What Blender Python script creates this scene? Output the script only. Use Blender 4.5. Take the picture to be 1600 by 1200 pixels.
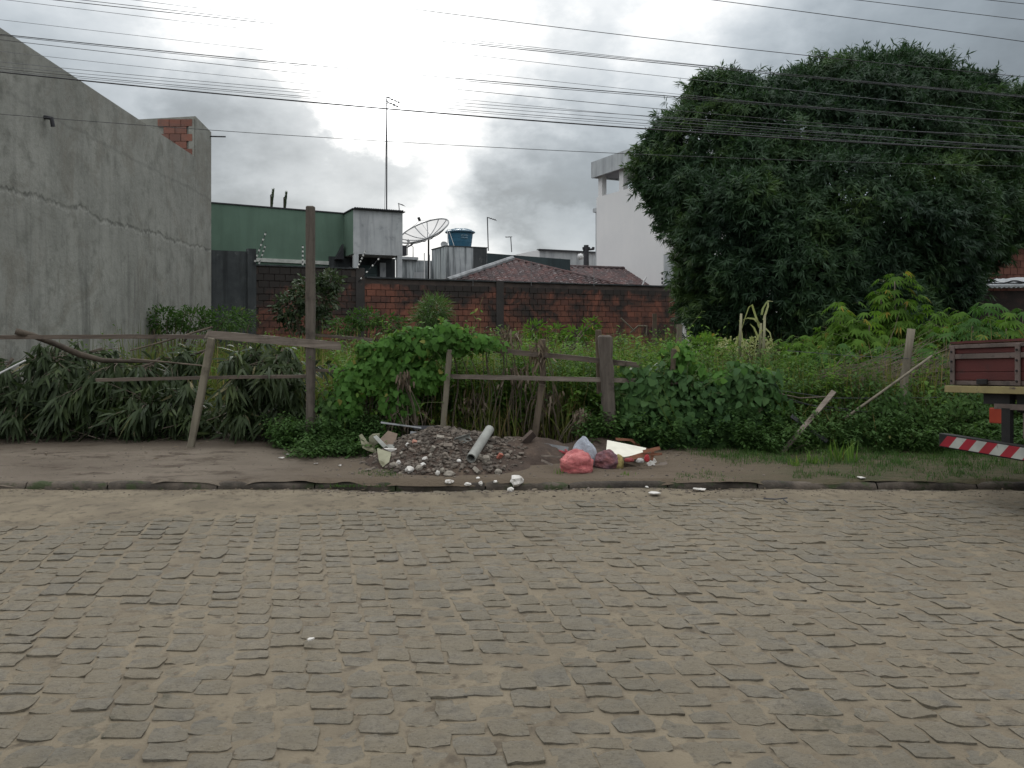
import bpy, bmesh, math, random
import numpy as np
from mathutils import Vector, Matrix

for _o in list(bpy.data.objects):
    bpy.data.objects.remove(_o)
SC = bpy.context.scene
COL = SC.collection
R = math.radians
rng = np.random.default_rng(7)
random.seed(7)
F = 1240.0      # focal length in photograph pixels
HZ = 515.0      # horizon row
EYE = 1.5

# ------------------------------------------------------------------ camera
cam = bpy.data.cameras.new('camera')
camo = bpy.data.objects.new('camera', cam)
COL.objects.link(camo)
camo.location = (0, 0, EYE)
camo.rotation_euler = (R(90), 0, 0)
cam.sensor_width = 36
cam.lens = 36 * F / 1600
cam.shift_y = -(600 - HZ) / 1600
cam.clip_start = 0.05
cam.clip_end = 3000
SC.camera = camo

# ------------------------------------------------------------------ sky and light
SUN_DIR = Vector((-0.19, 1.0, 0.36)).normalized()
sun_el = math.asin(SUN_DIR.z)
sun_az = math.atan2(SUN_DIR.x, SUN_DIR.y)

world = bpy.data.worlds.new('World')
SC.world = world
world.use_nodes = True
WN = world.node_tree
WN.nodes.clear()

def pdir(px, py):
    return Vector(((px - 800) / F, 1.0, (HZ - py) / F)).normalized()

def build_sky():
    N, Lk = WN.nodes, WN.links
    out = N.new('ShaderNodeOutputWorld')
    bg = N.new('ShaderNodeBackground')
    tc = N.new('ShaderNodeTexCoord')
    def math_(op, a, b=None, c=None, clamp=False):
        m = N.new('ShaderNodeMath'); m.operation = op; m.use_clamp = clamp
        for i, v in enumerate((a, b, c)):
            if v is None: continue
            if isinstance(v, (int, float)): m.inputs[i].default_value = v
            else: Lk.new(v, m.inputs[i])
        return m.outputs[0]
    def vm(op, a, b):
        m = N.new('ShaderNodeVectorMath'); m.operation = op
        for i, v in enumerate((a, b)):
            if isinstance(v, (tuple, Vector)): m.inputs[i].default_value = tuple(v)
            else: Lk.new(v, m.inputs[i])
        return m
    def noise(vec, scale, detail=4, rough=.55):
        n = N.new('ShaderNodeTexNoise'); n.inputs['Scale'].default_value = scale
        n.inputs['Detail'].default_value = detail; n.inputs['Roughness'].default_value = rough
        Lk.new(vec, n.inputs['Vector']); return n
    D = tc.outputs['Generated']
    # stretch towards the horizon a little so clouds flatten
    st = vm('MULTIPLY', D, (1, 1, 1.7)).outputs[0]
    nz = noise(st, 4.5, 4)
    off = vm('SUBTRACT', nz.outputs['Color'], (.5, .5, .5)).outputs[0]
    sc = N.new('ShaderNodeVectorMath'); sc.operation = 'SCALE'; Lk.new(off, sc.inputs[0]); sc.inputs['Scale'].default_value = .15
    Dw = vm('ADD', D, sc.outputs[0]).outputs[0]
    Dn = N.new('ShaderNodeVectorMath'); Dn.operation = 'NORMALIZE'; Lk.new(Dw, Dn.inputs[0]); Dn = Dn.outputs[0]
    nz2 = noise(st, 7.5, 6, .6)
    off2 = vm('SUBTRACT', nz2.outputs['Color'], (.5, .5, .5)).outputs[0]
    sc2 = N.new('ShaderNodeVectorMath'); sc2.operation = 'SCALE'; Lk.new(off2, sc2.inputs[0]); sc2.inputs['Scale'].default_value = .26
    D2 = vm('NORMALIZE', vm('ADD', Dn, sc2.outputs[0]).outputs[0], (0, 0, 0)).outputs[0]
    def blob(px, py, rin, rout, vec=D2):
        d = vm('DOT_PRODUCT', vec, pdir(px, py)).outputs['Value']
        mr = N.new('ShaderNodeMapRange'); mr.interpolation_type = 'SMOOTHSTEP'
        Lk.new(d, mr.inputs['Value'])
        mr.inputs['From Min'].default_value = math.cos(rout); mr.inputs['From Max'].default_value = math.cos(rin)
        return mr.outputs['Result']
    dark = None
    for (px, py, a, b, s) in ((420, 290, .05, .20, 1.0), (575, 275, .03, .12, .95), (860, 300, .03, .18, .85),
                              (1480, 20, .1, .36, 1.0), (1620, 180, .05, .26, .75), (200, 160, .02, .12, .35),
                              (-250, 200, .1, .4, .6), (860, 70, .04, .19, .55), (300, 40, .03, .15, .25), (1000, 200, .03, .16, .38), (1900, 100, .1, .5, .7)):
        v = math_('MULTIPLY', blob(px, py, a, b), s)
        dark = v if dark is None else math_('MAXIMUM', dark, v)
    n2 = noise(st, 2.6, 6, .6)
    mr = N.new('ShaderNodeMapRange'); Lk.new(n2.outputs['Fac'], mr.inputs['Value'])
    mr.inputs['From Min'].default_value = .35; mr.inputs['From Max'].default_value = .68
    n2v = mr.outputs['Result']
    n3 = noise(st, 11, 5, .6)
    # out of view the deck carries the same mottling
    g_wide = blob(560, 90, .02, .62)
    g_mid = blob(600, 100, .0, .25)
    g_core = blob(575, 60, .0, .14)
    light = None
    for (px, py, a, b, s) in ((700, 345, .02, .12, .9), (900, 375, .01, .07, .5), (1130, 30, .02, .15, .4), (1540, 330, .02, .1, .5)):
        v = math_('MULTIPLY', blob(px, py, a, b), s)
        light = v if light is None else math_('MAXIMUM', light, v)
    L = math_('ADD', math_('MULTIPLY', n2v, .15), .41)
    L = math_('ADD', L, math_('MULTIPLY', math_('SUBTRACT', n3.outputs['Fac'], .5), .26))
    L = math_('ADD', L, math_('MULTIPLY', g_wide, .10))
    L = math_('ADD', L, math_('MULTIPLY', light, .46))
    L = math_('ADD', L, math_('MULTIPLY', g_mid, .62))
    keep = math_('SUBTRACT', 1, math_('MULTIPLY', dark, .55))
    L = math_('MULTIPLY', L, keep)
    # overcast law: the deck brightens smoothly toward the zenith, all round
    sepz = N.new('ShaderNodeSeparateXYZ'); Lk.new(D, sepz.inputs[0])
    zz = math_('SUBTRACT', math_('MAXIMUM', sepz.outputs[2], 0.0), .22)
    zen = math_('ADD', math_('MULTIPLY', math_('MAXIMUM', zz, 0.0), 4.2), 1.0)
    L = math_('MULTIPLY', L, zen)
    L = math_('ADD', L, math_('MULTIPLY', g_core, 1.3))
    tint = N.new('ShaderNodeMix'); tint.data_type = 'RGBA'
    tint.inputs['A'].default_value = (.86, .99, 1.10, 1); tint.inputs['B'].default_value = (.98, 1.0, 1.01, 1)
    mr2 = N.new('ShaderNodeMapRange'); Lk.new(L, mr2.inputs['Value'])
    mr2.inputs['From Min'].default_value = .3; mr2.inputs['From Max'].default_value = .85
    Lk.new(mr2.outputs['Result'], tint.inputs['Factor'])
    mul = N.new('ShaderNodeVectorMath'); mul.operation = 'SCALE'
    Lk.new(tint.outputs['Result'], mul.inputs[0]); Lk.new(L, mul.inputs['Scale'])
    sky = N.new('ShaderNodeTexSky'); sky.sky_type = 'NISHITA'; sky.sun_disc = False
    sky.sun_elevation = sun_el; sky.sun_rotation = sun_az
    s2 = N.new('ShaderNodeVectorMath'); s2.operation = 'SCALE'; Lk.new(sky.outputs[0], s2.inputs[0]); s2.inputs['Scale'].default_value = .004
    add = vm('ADD', mul.outputs[0], s2.outputs[0]).outputs[0]
    Lk.new(add, bg.inputs['Color']); bg.inputs['Strength'].default_value = 1.0
    Lk.new(bg.outputs[0], out.inputs[0])
build_sky()

sl = bpy.data.lights.new('sun', 'SUN')
sl.energy = 0.6
sl.angle = R(16)
sl.color = (1.0, .965, .91)
so = bpy.data.objects.new('sun', sl)
COL.objects.link(so)
so.rotation_euler = (-SUN_DIR).to_track_quat('-Z', 'Y').to_euler()
so.location = (-3, 15, 20)

SC.view_settings.view_transform = 'Standard'
SC.view_settings.look = 'None'
SC.view_settings.gamma = 1
SC.view_settings.use_curve_mapping = False
SC.view_settings.exposure = 0.22
try:
    SC.cycles.max_bounces = 6
    SC.cycles.transparent_max_bounces = 12
except Exception:
    pass

# ------------------------------------------------------------------ helpers
def P(px, py, Y):
    return Vector(((px - 800) / F * Y, Y, EYE + (HZ - py) / F * Y))

def norm(a):
    return a / np.maximum(np.linalg.norm(a, axis=-1, keepdims=True), 1e-9)

def rint(x, y, s):
    h = (x * 374761393 + y * 668265263 + s * 1274126177) & 0xffffffff
    h = ((h ^ (h >> 13)) * 1274126177) & 0xffffffff
    return ((h ^ (h >> 16)) & 0xffff) / 65535.0

def vnoise(x, y, f=1.0, seed=0, octs=3):
    x = np.asarray(x, float) * f; y = np.asarray(y, float) * f
    tot = np.zeros(np.broadcast(x, y).shape); amp = 1; s = 0
    for o in range(octs):
        xi = np.floor(x).astype(np.int64); yi = np.floor(y).astype(np.int64)
        fx = x - xi; fy = y - yi
        fx = fx * fx * (3 - 2 * fx); fy = fy * fy * (3 - 2 * fy)
        a = rint(xi, yi, seed + o); b = rint(xi + 1, yi, seed + o)
        c = rint(xi, yi + 1, seed + o); d = rint(xi + 1, yi + 1, seed + o)
        tot += amp * ((a * (1 - fx) + b * fx) * (1 - fy) + (c * (1 - fx) + d * fx) * fy - .5)
        s += amp; amp *= .5; x = x * 2.03 + 7.1; y = y * 2.03 + 3.7
    return tot / s * 2

def np_mesh(name, V, Fc, var=None, smooth=True):
    V = np.asarray(V, np.float32); Fc = np.asarray(Fc, np.int32)
    me = bpy.data.meshes.new(name)
    k = Fc.shape[1]; m = len(Fc)
    me.vertices.add(len(V)); me.vertices.foreach_set('co', V.ravel())
    me.loops.add(m * k); me.loops.foreach_set('vertex_index', Fc.ravel())
    me.polygons.add(m)
    me.polygons.foreach_set('loop_start', np.arange(0, m * k, k, dtype=np.int32))
    try: me.polygons.foreach_set('loop_total', np.full(m, k, np.int32))
    except Exception: pass
    me.polygons.foreach_set('use_smooth', np.full(m, smooth, bool))
    if var is not None:
        at = me.attributes.new('var', 'FLOAT', 'POINT')
        at.data.foreach_set('value', np.asarray(var, np.float32))
    me.update(calc_edges=True)
    return me

def link(name, me, mat=None, parent=None):
    o = bpy.data.objects.new(name, me)
    COL.objects.link(o)
    if mat is not None and me is not None and len(me.materials) == 0:
        me.materials.append(mat)
    if parent is not None:
        o.parent = parent
        root = parent
        T = Vector((0, 0, 0))
        if parent.type == 'EMPTY':
            o.matrix_parent_inverse = parent_inv(parent)
    return o

def parent_inv(p):
    M = Matrix.Translation(p.location) @ p.rotation_euler.to_matrix().to_4x4()
    return M.inverted()

def tag(o, label=None, cat=None, group=None, kind=None):
    if label: o['label'] = label
    if cat: o['category'] = cat
    if group: o['group'] = group
    if kind: o['kind'] = kind
    return o

def thing(name, label, cat, loc=(0, 0, 0), group=None):
    o = bpy.data.objects.new(name, None)
    o.empty_display_size = .1
    COL.objects.link(o)
    o.location = loc
    return tag(o, label, cat, group)

class MB:
    def __init__(s):
        s.v = []; s.f = []; s.var = []; s.m = []
        s.mi = 0
    def add(s, vs, fs, var=None):
        b = len(s.v)
        s.v += [tuple(v) for v in vs]
        s.f += [tuple(b + i for i in f) for f in fs]
        s.m += [s.mi] * len(fs)
        s.var += [random.random() if var is None else var] * len(vs)
        return s
    def hexa(s, p, var=None):       # p: 4 bottom ring, 4 top ring
        return s.add(p, [(0, 3, 2, 1), (4, 5, 6, 7), (0, 1, 5, 4), (1, 2, 6, 5), (2, 3, 7, 6), (3, 0, 4, 7)], var)
    def obox(s, o, a, b, c, var=None):
        o, a, b, c = map(Vector, (o, a, b, c))
        if a.cross(b).dot(c) < 0: a, b = b, a
        return s.hexa([o, o + a, o + a + b, o + b, o + c, o + a + c, o + a + b + c, o + b + c], var)
    def cbox(s, c, sz, rot=None, var=None):
        c = Vector(c); h = Vector(sz) / 2
        M = rot if rot is not None else Matrix.Identity(3)
        ax, ay, az = M @ Vector((2 * h.x, 0, 0)), M @ Vector((0, 2 * h.y, 0)), M @ Vector((0, 0, 2 * h.z))
        return s.obox(c - ax / 2 - ay / 2 - az / 2, ax, ay, az, var)
    def tube(s, pts, rad, n=8, jit=0.0, cap=True, var=None, flat=1.0):
        pts = [Vector(p) for p in pts]
        if isinstance(rad, (int, float)): rad = [rad] * len(pts)
        vs = []; fs = []
        prev = None
        for i, p in enumerate(pts):
            t = (pts[min(i + 1, len(pts) - 1)] - pts[max(i - 1, 0)]).normalized()
            if prev is None:
                x = t.cross(Vector((0, 1, 0)) if abs(t.y) < .9 else Vector((1, 0, 0))).normalized()
            else:
                x = (prev - t * prev.dot(t)).normalized()
            prev = x
            y = t.cross(x)
            for k in range(n):
                a = 2 * math.pi * k / n
                r = rad[i] * (1 + (random.random() - .5) * 2 * jit)
                vs.append(p + x * math.cos(a) * r + y * math.sin(a) * r * flat)
        for i in range(len(pts) - 1):
            for k in range(n):
                a, b = i * n + k, i * n + (k + 1) % n
                fs.append((a, b, b + n, a + n))
        if cap:
            fs.append(tuple(range(n - 1, -1, -1)))
            fs.append(tuple((len(pts) - 1) * n + k for k in range(n)))
        return s.add(vs, fs, var)
    def board(s, p0, p1, w, t, wdir=(0, 0, 1), segs=6, jit=.004, bend=0.0, var=None, ragged=.0):
        p0, p1 = Vector(p0), Vector(p1)
        d = (p1 - p0).normalized(); wd = Vector(wdir); wd = (wd - d * wd.dot(d)).normalized()
        td = d.cross(wd)
        vs = []
        for i in range(segs + 1):
            u = i / segs
            c = p0.lerp(p1, u) + Vector((0, 0, -bend * 4 * u * (1 - u)))
            wj = w * (1 + (random.random() - .5) * jit * 30)
            j = lambda: Vector([(random.random() - .5) * 2 * jit for _ in range(3)])
            e = d * ((random.random() - .5) * ragged) if i in (0, segs) else Vector()
            for a, b in ((-1, -1), (1, -1), (1, 1), (-1, 1)):
                ee = d * ((random.random() - .5) * ragged) if i in (0, segs) else Vector()
                vs.append(c + wd * a * wj / 2 + td * b * t / 2 + j() + ee)
        fs = [(3, 2, 1, 0), tuple(segs * 4 + k for k in range(4))]
        for i in range(segs):
            for k in range(4):
                a, b = i * 4 + k, i * 4 + (k + 1) % 4
                fs.append((a, b, b + 4, a + 4))
        return s.add(vs, fs, var)
    def prism(s, poly, ext, var=None):
        ext = Vector(ext); n = len(poly); poly = [Vector(p) for p in poly]
        nn = (poly[1] - poly[0]).cross(poly[2] - poly[1])
        if nn.dot(ext) < 0: poly = poly[::-1]
        return s.add(poly + [p + ext for p in poly], [tuple(range(n - 1, -1, -1)), tuple(range(n, 2 * n))] +
                     [(i, (i + 1) % n, n + (i + 1) % n, n + i) for i in range(n)], var)
    def lathe(s, c, prof, n=24, axis=(0, 0, 1), var=None):
        c = Vector(c); z = Vector(axis).normalized()
        x = z.cross(Vector((0, 1, .01))).normalized(); y = z.cross(x)
        vs = []; fs = []
        for (r, h) in prof:
            for k in range(n):
                a = 2 * math.pi * k / n
                vs.append(c + z * h + (x * math.cos(a) + y * math.sin(a)) * r)
        for i in range(len(prof) - 1):
            for k in range(n):
                a, b = i * n + k, i * n + (k + 1) % n
                fs.append((a, b, b + n, a + n))
        return s.add(vs, fs, var)
    def mesh(s, name, smooth=False):
        me = bpy.data.meshes.new(name)
        me.from_pydata(s.v, [], s.f)
        at = me.attributes.new('var', 'FLOAT', 'POINT')
        at.data.foreach_set('value', s.var)
        if smooth: me.polygons.foreach_set('use_smooth', [True] * len(s.f))
        me.polygons.foreach_set('material_index', s.m)
        me.update()
        return me
    def build(s, name, mat, parent=None, smooth=False, bevel=0):
        o = link(name, s.mesh(name, smooth), None, parent)
        for m_ in (mat if isinstance(mat, (list, tuple)) else [mat]):
            o.data.materials.append(m_)
        if bevel:
            b = o.modifiers.new('bevel', 'BEVEL'); b.width = bevel; b.segments = 2; b.limit_method = 'ANGLE'
        return o

class Soup:
    def __init__(s): s.V = []; s.F = []; s.R = []; s.n = 0
    def add(s, V, Fc, var):
        s.V.append(V); s.F.append(Fc + s.n); s.R.append(var); s.n += len(V)
    def build(s, name, mat, parent=None):
        me = np_mesh(name, np.concatenate(s.V), np.concatenate(s.F), np.concatenate(s.R))
        return link(name, me, mat, parent)

PROF = {
    'lance': ((0, .12), (.3, 1), (.65, .8), (1, 0)),
    'quick': ((0, .1), (.45, 1), (1, 0)),
    'heart': ((0, .5), (.12, 1), (.45, .92), (.78, .45), (1, 0)),
    'blade': ((0, 1), (.35, .85), (.7, .55), (1, 0)),
    'strap': ((0, .7), (.2, 1), (.4, 1), (.6, .9), (.8, .6), (1, 0)),
    'oval': ((0, .2), (.25, .9), (.55, 1), (.8, .7), (1, 0)),
}

def leaves(soup, base, d, up, L, W, droop=.2, prof='lance', var=None, curl=0.0):
    base = np.asarray(base, float); n = len(base)
    d = norm(np.asarray(d, float)); up = np.broadcast_to(np.asarray(up, float), d.shape)
    L = np.broadcast_to(L, (n,))[:, None]; W = np.broadcast_to(W, (n,))[:, None]
    droop = np.broadcast_to(droop, (n,))[:, None]
    side = norm(np.cross(d, up) + 1e-6)
    nrm = np.cross(side, d)
    st = PROF[prof]; k = len(st)
    vs = []
    for (s, w) in st[:-1]:
        c = base + d * L * s - np.array([0, 0, 1.]) * droop * L * s * s
        lift = nrm * W * w * curl
        vs += [c - side * W * w / 2 + lift, c + side * W * w / 2 + lift]
    vs.append(base + d * L - np.array([0, 0, 1.]) * droop * L)
    V = np.stack(vs, 1); m = V.shape[1]
    f = []
    for i in range(k - 2):
        a = 2 * i
        f += [(a, a + 1, a + 3), (a, a + 3, a + 2)]
    f.append((2 * (k - 2), 2 * (k - 2) + 1, m - 1))
    f = np.array(f)
    Fc = (f[None] + (np.arange(n) * m)[:, None, None]).reshape(-1, 3)
    if var is None: var = rng.random(n)
    soup.add(V.reshape(-1, 3), Fc, np.repeat(var, m))

def rsph(n):
    return norm(rng.normal(size=(n, 3)))

# ------------------------------------------------------------------ materials
def newmat(name):
    m = bpy.data.materials.new(name); m.use_nodes = True
    nt = m.node_tree; b = nt.nodes['Principled BSDF']
    return m, nt, b

class NT:
    def __init__(s, nt): s.nt = nt; s.N = nt.nodes; s.L = nt.links
    def node(s, t, **kw):
        n = s.N.new(t)
        for k, v in kw.items(): setattr(n, k, v)
        return n
    def put(s, sock, v):
        if isinstance(v, bpy.types.NodeSocket): s.L.new(v, sock)
        elif isinstance(v, (tuple, list)) and len(v) == 3 and sock.type == 'RGBA': sock.default_value = (*v, 1)
        else: sock.default_value = v
    def math(s, op, a, b=0.0, clamp=False):
        m = s.node('ShaderNodeMath', operation=op, use_clamp=clamp); s.put(m.inputs[0], a); s.put(m.inputs[1], b); return m.outputs[0]
    def mix(s, f, a, b, blend='MIX'):
        m = s.node('ShaderNodeMix', data_type='RGBA', blend_type=blend)
        s.put(m.inputs['Factor'], f); s.put(m.inputs['A'], a); s.put(m.inputs['B'], b); return m.outputs['Result']
    def noise(s, vec, scale, detail=4, rough=.55, dist=0.0):
        n = s.node('ShaderNodeTexNoise'); s.put(n.inputs['Vector'], vec)
        n.inputs['Scale'].default_value = scale; n.inputs['Detail'].default_value = detail
        n.inputs['Roughness'].default_value = rough; n.inputs['Distortion'].default_value = dist
        return n.outputs['Fac']
    def ramp(s, v, lo, hi, a=0.0, b=1.0, smooth=True):
        m = s.node('ShaderNodeMapRange'); s.put(m.inputs['Value'], v)
        if smooth: m.interpolation_type = 'SMOOTHSTEP'
        m.inputs['From Min'].default_value = lo; m.inputs['From Max'].default_value = hi
        m.inputs['To Min'].default_value = a; m.inputs['To Max'].default_value = b
        return m.outputs['Result']
    def pos(s, scale=(1, 1, 1)):
        g = s.node('ShaderNodeNewGeometry')
        m = s.node('ShaderNodeVectorMath', operation='MULTIPLY'); s.L.new(g.outputs['Position'], m.inputs[0]); m.inputs[1].default_value = scale
        return m.outputs[0]
    def sep(s, v):
        x = s.node('ShaderNodeSeparateXYZ'); s.L.new(v, x.inputs[0]); return x.outputs
    def attr(s, name='var'):
        a = s.node('ShaderNodeAttribute', attribute_name=name); return a.outputs['Fac']
    def objrand(s):
        return s.node('ShaderNodeObjectInfo').outputs['Random']
    def bump(s, b, h, strength=.5, dist=.01):
        n = s.node('ShaderNodeBump'); n.inputs['Strength'].default_value = strength; n.inputs['Distance'].default_value = dist
        s.L.new(h, n.inputs['Height']); s.L.new(n.outputs[0], b.inputs['Normal'])

def surf(name, c1, c2, scale=3, c3=None, s3=12, t3=(.55, .7), rough=.9, bump=.4, bdist=.01, bscale=30, stretch=(1, 1, 1),
         streak=None, streak_amt=.6, streak_scale=1.0, var=0.0, metal=0.0, spec=.3, grain=None):
    m, nt, b = newmat(name); n = NT(nt)
    p = n.pos(stretch)
    f = n.ramp(n.noise(p, scale, 6, .6), .3, .7)
    c = n.mix(f, c1, c2)
    if c3 is not None:
        c = n.mix(n.ramp(n.noise(p, s3, 5, .65), *t3), c, c3)
    if streak is not None:
        ps = n.pos((3.2 * streak_scale, 3.2 * streak_scale, .28 * streak_scale))
        a = n.ramp(n.noise(ps, 1.3, 6, .65, .4), .42, .68)
        c = n.mix(n.math('MULTIPLY', a, streak_amt), c, streak)
    if var:
        v = n.attr('var')
        g = n.ramp(v, 0, 1, 1 - var, 1 + var, False)
        mm = n.node('ShaderNodeVectorMath', operation='SCALE'); n.L.new(c, mm.inputs[0]); n.L.new(g, mm.inputs['Scale']); c = mm.outputs[0]
    n.put(b.inputs['Base Color'], c)
    b.inputs['Roughness'].default_value = rough
    b.inputs['Metallic'].default_value = metal
    b.inputs['Specular IOR Level'].default_value = spec
    if bump:
        h = n.noise(p, bscale, 6, .7)
        n.bump(b, h, bump, bdist)
    return m

def leafmat(name, dark, mid, light, dead=None, dead_t=.9, trans=.3, rough=.45, patch=1.2, spec=.35, pw=.4):
    m, nt, b = newmat(name); n = NT(nt)
    v = n.attr('var')
    pz = n.noise(n.pos(), patch, 3)
    a = n.math('ADD', n.math('MULTIPLY', v, 1 - pw), n.math('MULTIPLY', n.ramp(pz, .32, .68), pw))
    c = n.mix(n.ramp(a, .0, .55), dark, mid)
    c = n.mix(n.ramp(a, .55, 1.0), c, light)
    if dead is not None:
        c = n.mix(n.ramp(v, dead_t, dead_t + .02), c, dead)
    n.put(b.inputs['Base Color'], c)
    b.inputs['Roughness'].default_value = rough
    b.inputs['Specular IOR Level'].default_value = spec * .6
    tr = n.node('ShaderNodeBsdfTranslucent')
    c2 = n.mix(.5, c, (.9, 1.0, .35), 'MULTIPLY')
    sc = n.node('ShaderNodeVectorMath', operation='SCALE'); n.L.new(c2, sc.inputs[0]); sc.inputs['Scale'].default_value = 1.6
    n.L.new(sc.outputs[0], tr.inputs['Color'])
    mx = n.node('ShaderNodeMixShader'); mx.inputs[0].default_value = trans
    n.L.new(b.outputs[0], mx.inputs[1]); n.L.new(tr.outputs[0], mx.inputs[2])
    out = n.N['Material Output']; n.L.new(mx.outputs[0], out.inputs['Surface'])
    return m
# ================================================================== SETTING: ground
M_sand = surf('sand', (.172, .142, .098), (.122, .100, .070), 2.6, (.080, .064, .045), 11, (.5, .68), bump=.9, bdist=.012, bscale=55)
def verge_mat():
    m, nt, b = newmat('verge_soil'); n = NT(nt)
    p = n.pos((.7, 1.5, 1))
    c = n.mix(n.ramp(n.noise(p, 1.1, 6, .65), .3, .7), (.180, .150, .118), (.125, .102, .080))
    c = n.mix(n.ramp(n.noise(p, 3.2, 6, .7), .5, .66), c, (.085, .066, .050))
    # trodden brown earth in the middle, mossy damp earth further right
    x = n.sep(n.pos())[0]
    wob = n.math('MULTIPLY', n.math('SUBTRACT', n.noise(p, .9, 5, .7), .5), 2.6)
    xx = n.math('ADD', x, wob)
    c = n.mix(n.math('MULTIPLY', n.ramp(xx, -2.6, -1.2), .75), c, (.115, .088, .062))
    g = n.mix(n.ramp(n.noise(p, 7, 6, .7), .4, .6), (.075, .064, .036), (.045, .052, .022))
    c = n.mix(n.math('MULTIPLY', n.ramp(xx, 1.6, 3.4), .85), c, g)
    y = n.sep(n.pos())[1]
    yy = n.math('ADD', y, n.math('MULTIPLY', wob, .25))
    c = n.mix(n.math('MULTIPLY', n.ramp(yy, 8.7, 9.4), .7), c, (.055, .042, .030))
    n.put(b.inputs['Base Color'], c); b.inputs['Roughness'].default_value = .95; b.inputs['Specular IOR Level'].default_value = .2
    n.bump(b, n.noise(p, 26, 7, .75), 1.0, .03)
    return m
M_verge = verge_mat()
M_lot = surf('lot_soil', (.10, .08, .055), (.06, .05, .034), 1.2, bump=.8, bdist=.03, bscale=12)
M_kerb = surf('kerb_stone', (.10, .082, .066), (.035, .03, .025), 4, (.035, .045, .02), 6, (.5, .62), bump=1, bdist=.02, bscale=22, var=.3)

def stone_material():
    m, nt, b = newmat('granite_cobble'); n = NT(nt)
    p = n.pos()
    v = n.attr('var')
    base = n.mix(n.ramp(v, 0, .5), (.176, .161, .132), (.200, .179, .142))
    base = n.mix(n.ramp(v, .5, 1), base, (.215, .188, .145))
    mot = n.noise(p, 16, 6, .7)
    base = n.mix(n.math('MULTIPLY', n.ramp(mot, .42, .7), .75), base, (.085, .078, .068))
    # dusty sand lying on the tops
    dust = n.ramp(n.noise(p, 3.6, 7, .7), .34, .60)
    base = n.mix(n.math('MULTIPLY', dust, .82), base, (.185, .157, .112))
    worn = n.ramp(n.noise(p, .42, 5, .6), .38, .66)
    base = n.mix(n.math('MULTIPLY', worn, .38), base, (.105, .096, .074))
    # mossy stain patch
    moss = n.ramp(n.noise(p, 1.1, 5, .7, .5), .60, .68)
    fine = n.ramp(n.noise(p, 14, 5, .75), .42, .6)
    base = n.mix(n.math('MULTIPLY', n.math('MULTIPLY', moss, fine), .7), base, (.07, .066, .045))
    speck = n.ramp(n.noise(p, 60, 4, .7), .52, .66)
    base = n.mix(n.math('MULTIPLY', speck, .5), base, (.075, .066, .052))
    fleck = n.ramp(n.noise(p, 160, 2, .5), .66, .74)
    base = n.mix(n.math('MULTIPLY', fleck, .45), base, (.36, .34, .30))
    n.put(b.inputs['Base Color'], base)
    b.inputs['Roughness'].default_value = .88
    b.inputs['Specular IOR Level'].default_value = .25
    ps = n.pos((1, 2.2, 1))
    h = n.math('ADD', n.noise(ps, 22, 8, .72), n.math('MULTIPLY', n.noise(ps, 80, 4, .7), .35))
    n.bump(b, h, 1.0, .022)
    return m
M_cobble = stone_material()

def bed_h(x, y):
    x = np.asarray(x, float); y = np.asarray(y, float)
    h = .012 * vnoise(x, y, 1.1, 3, 3) + .003 * vnoise(x, y, 6, 9, 3)
    return h

def sand_h(x, y):
    x = np.asarray(x, float); y = np.asarray(y, float)
    h = bed_h(x, y)
    # drift of sand against the kerb, wide on the left
    edge = 6.85 - .85 / (1 + np.exp((x + .9) * 2.2)) - .22 * np.sin(x * .9) * (x < 0)
    t = np.clip((y - edge) / .45, 0, 1)
    h = h + t * t * (3 - 2 * t) * .026 - (.016 - .045 * np.clip(vnoise(x, y * .3, 1.1, 62, 3), -.4, .6)) * np.clip((y - 7.2) / .2, 0, 1)
    # thicker fill over the right half and in patches
    h = h
    return h

def grid(x0, x1, y0, y1, st, hf, name, mat, kind='structure', parent=None, sty=None):
    nx = int((x1 - x0) / st) + 1; ny = int((y1 - y0) / (sty or st)) + 1
    X, Y = np.meshgrid(np.linspace(x0, x1, nx), np.linspace(y0, y1, ny))
    Z = hf(X, Y)
    V = np.stack([X, Y, Z], -1).reshape(-1, 3)
    i = np.arange(nx * ny).reshape(ny, nx)
    Q = np.stack([i[:-1, :-1], i[:-1, 1:], i[1:, 1:], i[1:, :-1]], -1).reshape(-1, 4)
    o = link(name, np_mesh(name, V, Q), mat, parent)
    if kind: tag(o, kind=kind)
    return o

# far sheet under everything
me = np_mesh('ground', [(-900, -900, -.35), (900, -900, -.35), (900, 1500, -.35), (-900, 1500, -.35)], [(0, 1, 2, 3)])
tag(link('ground', me, M_lot), kind='structure')

road = grid(-8.2, 9.2, 1.6, 7.46, .035, sand_h, 'road', M_sand)
# the rest of the street, left, right and behind the camera
near = MB()
for (a, b, c, d) in ((-60, -8.2, -3, 7.46), (9.2, 60, -3, 7.46), (-8.2, 9.2, -3, 1.6)):
    near.add([(a, c, .004), (b, c, .004), (b, d, .004), (a, d, .004)], [(0, 1, 2, 3)])
near.build('road_bed', M_sand, road)

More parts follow.
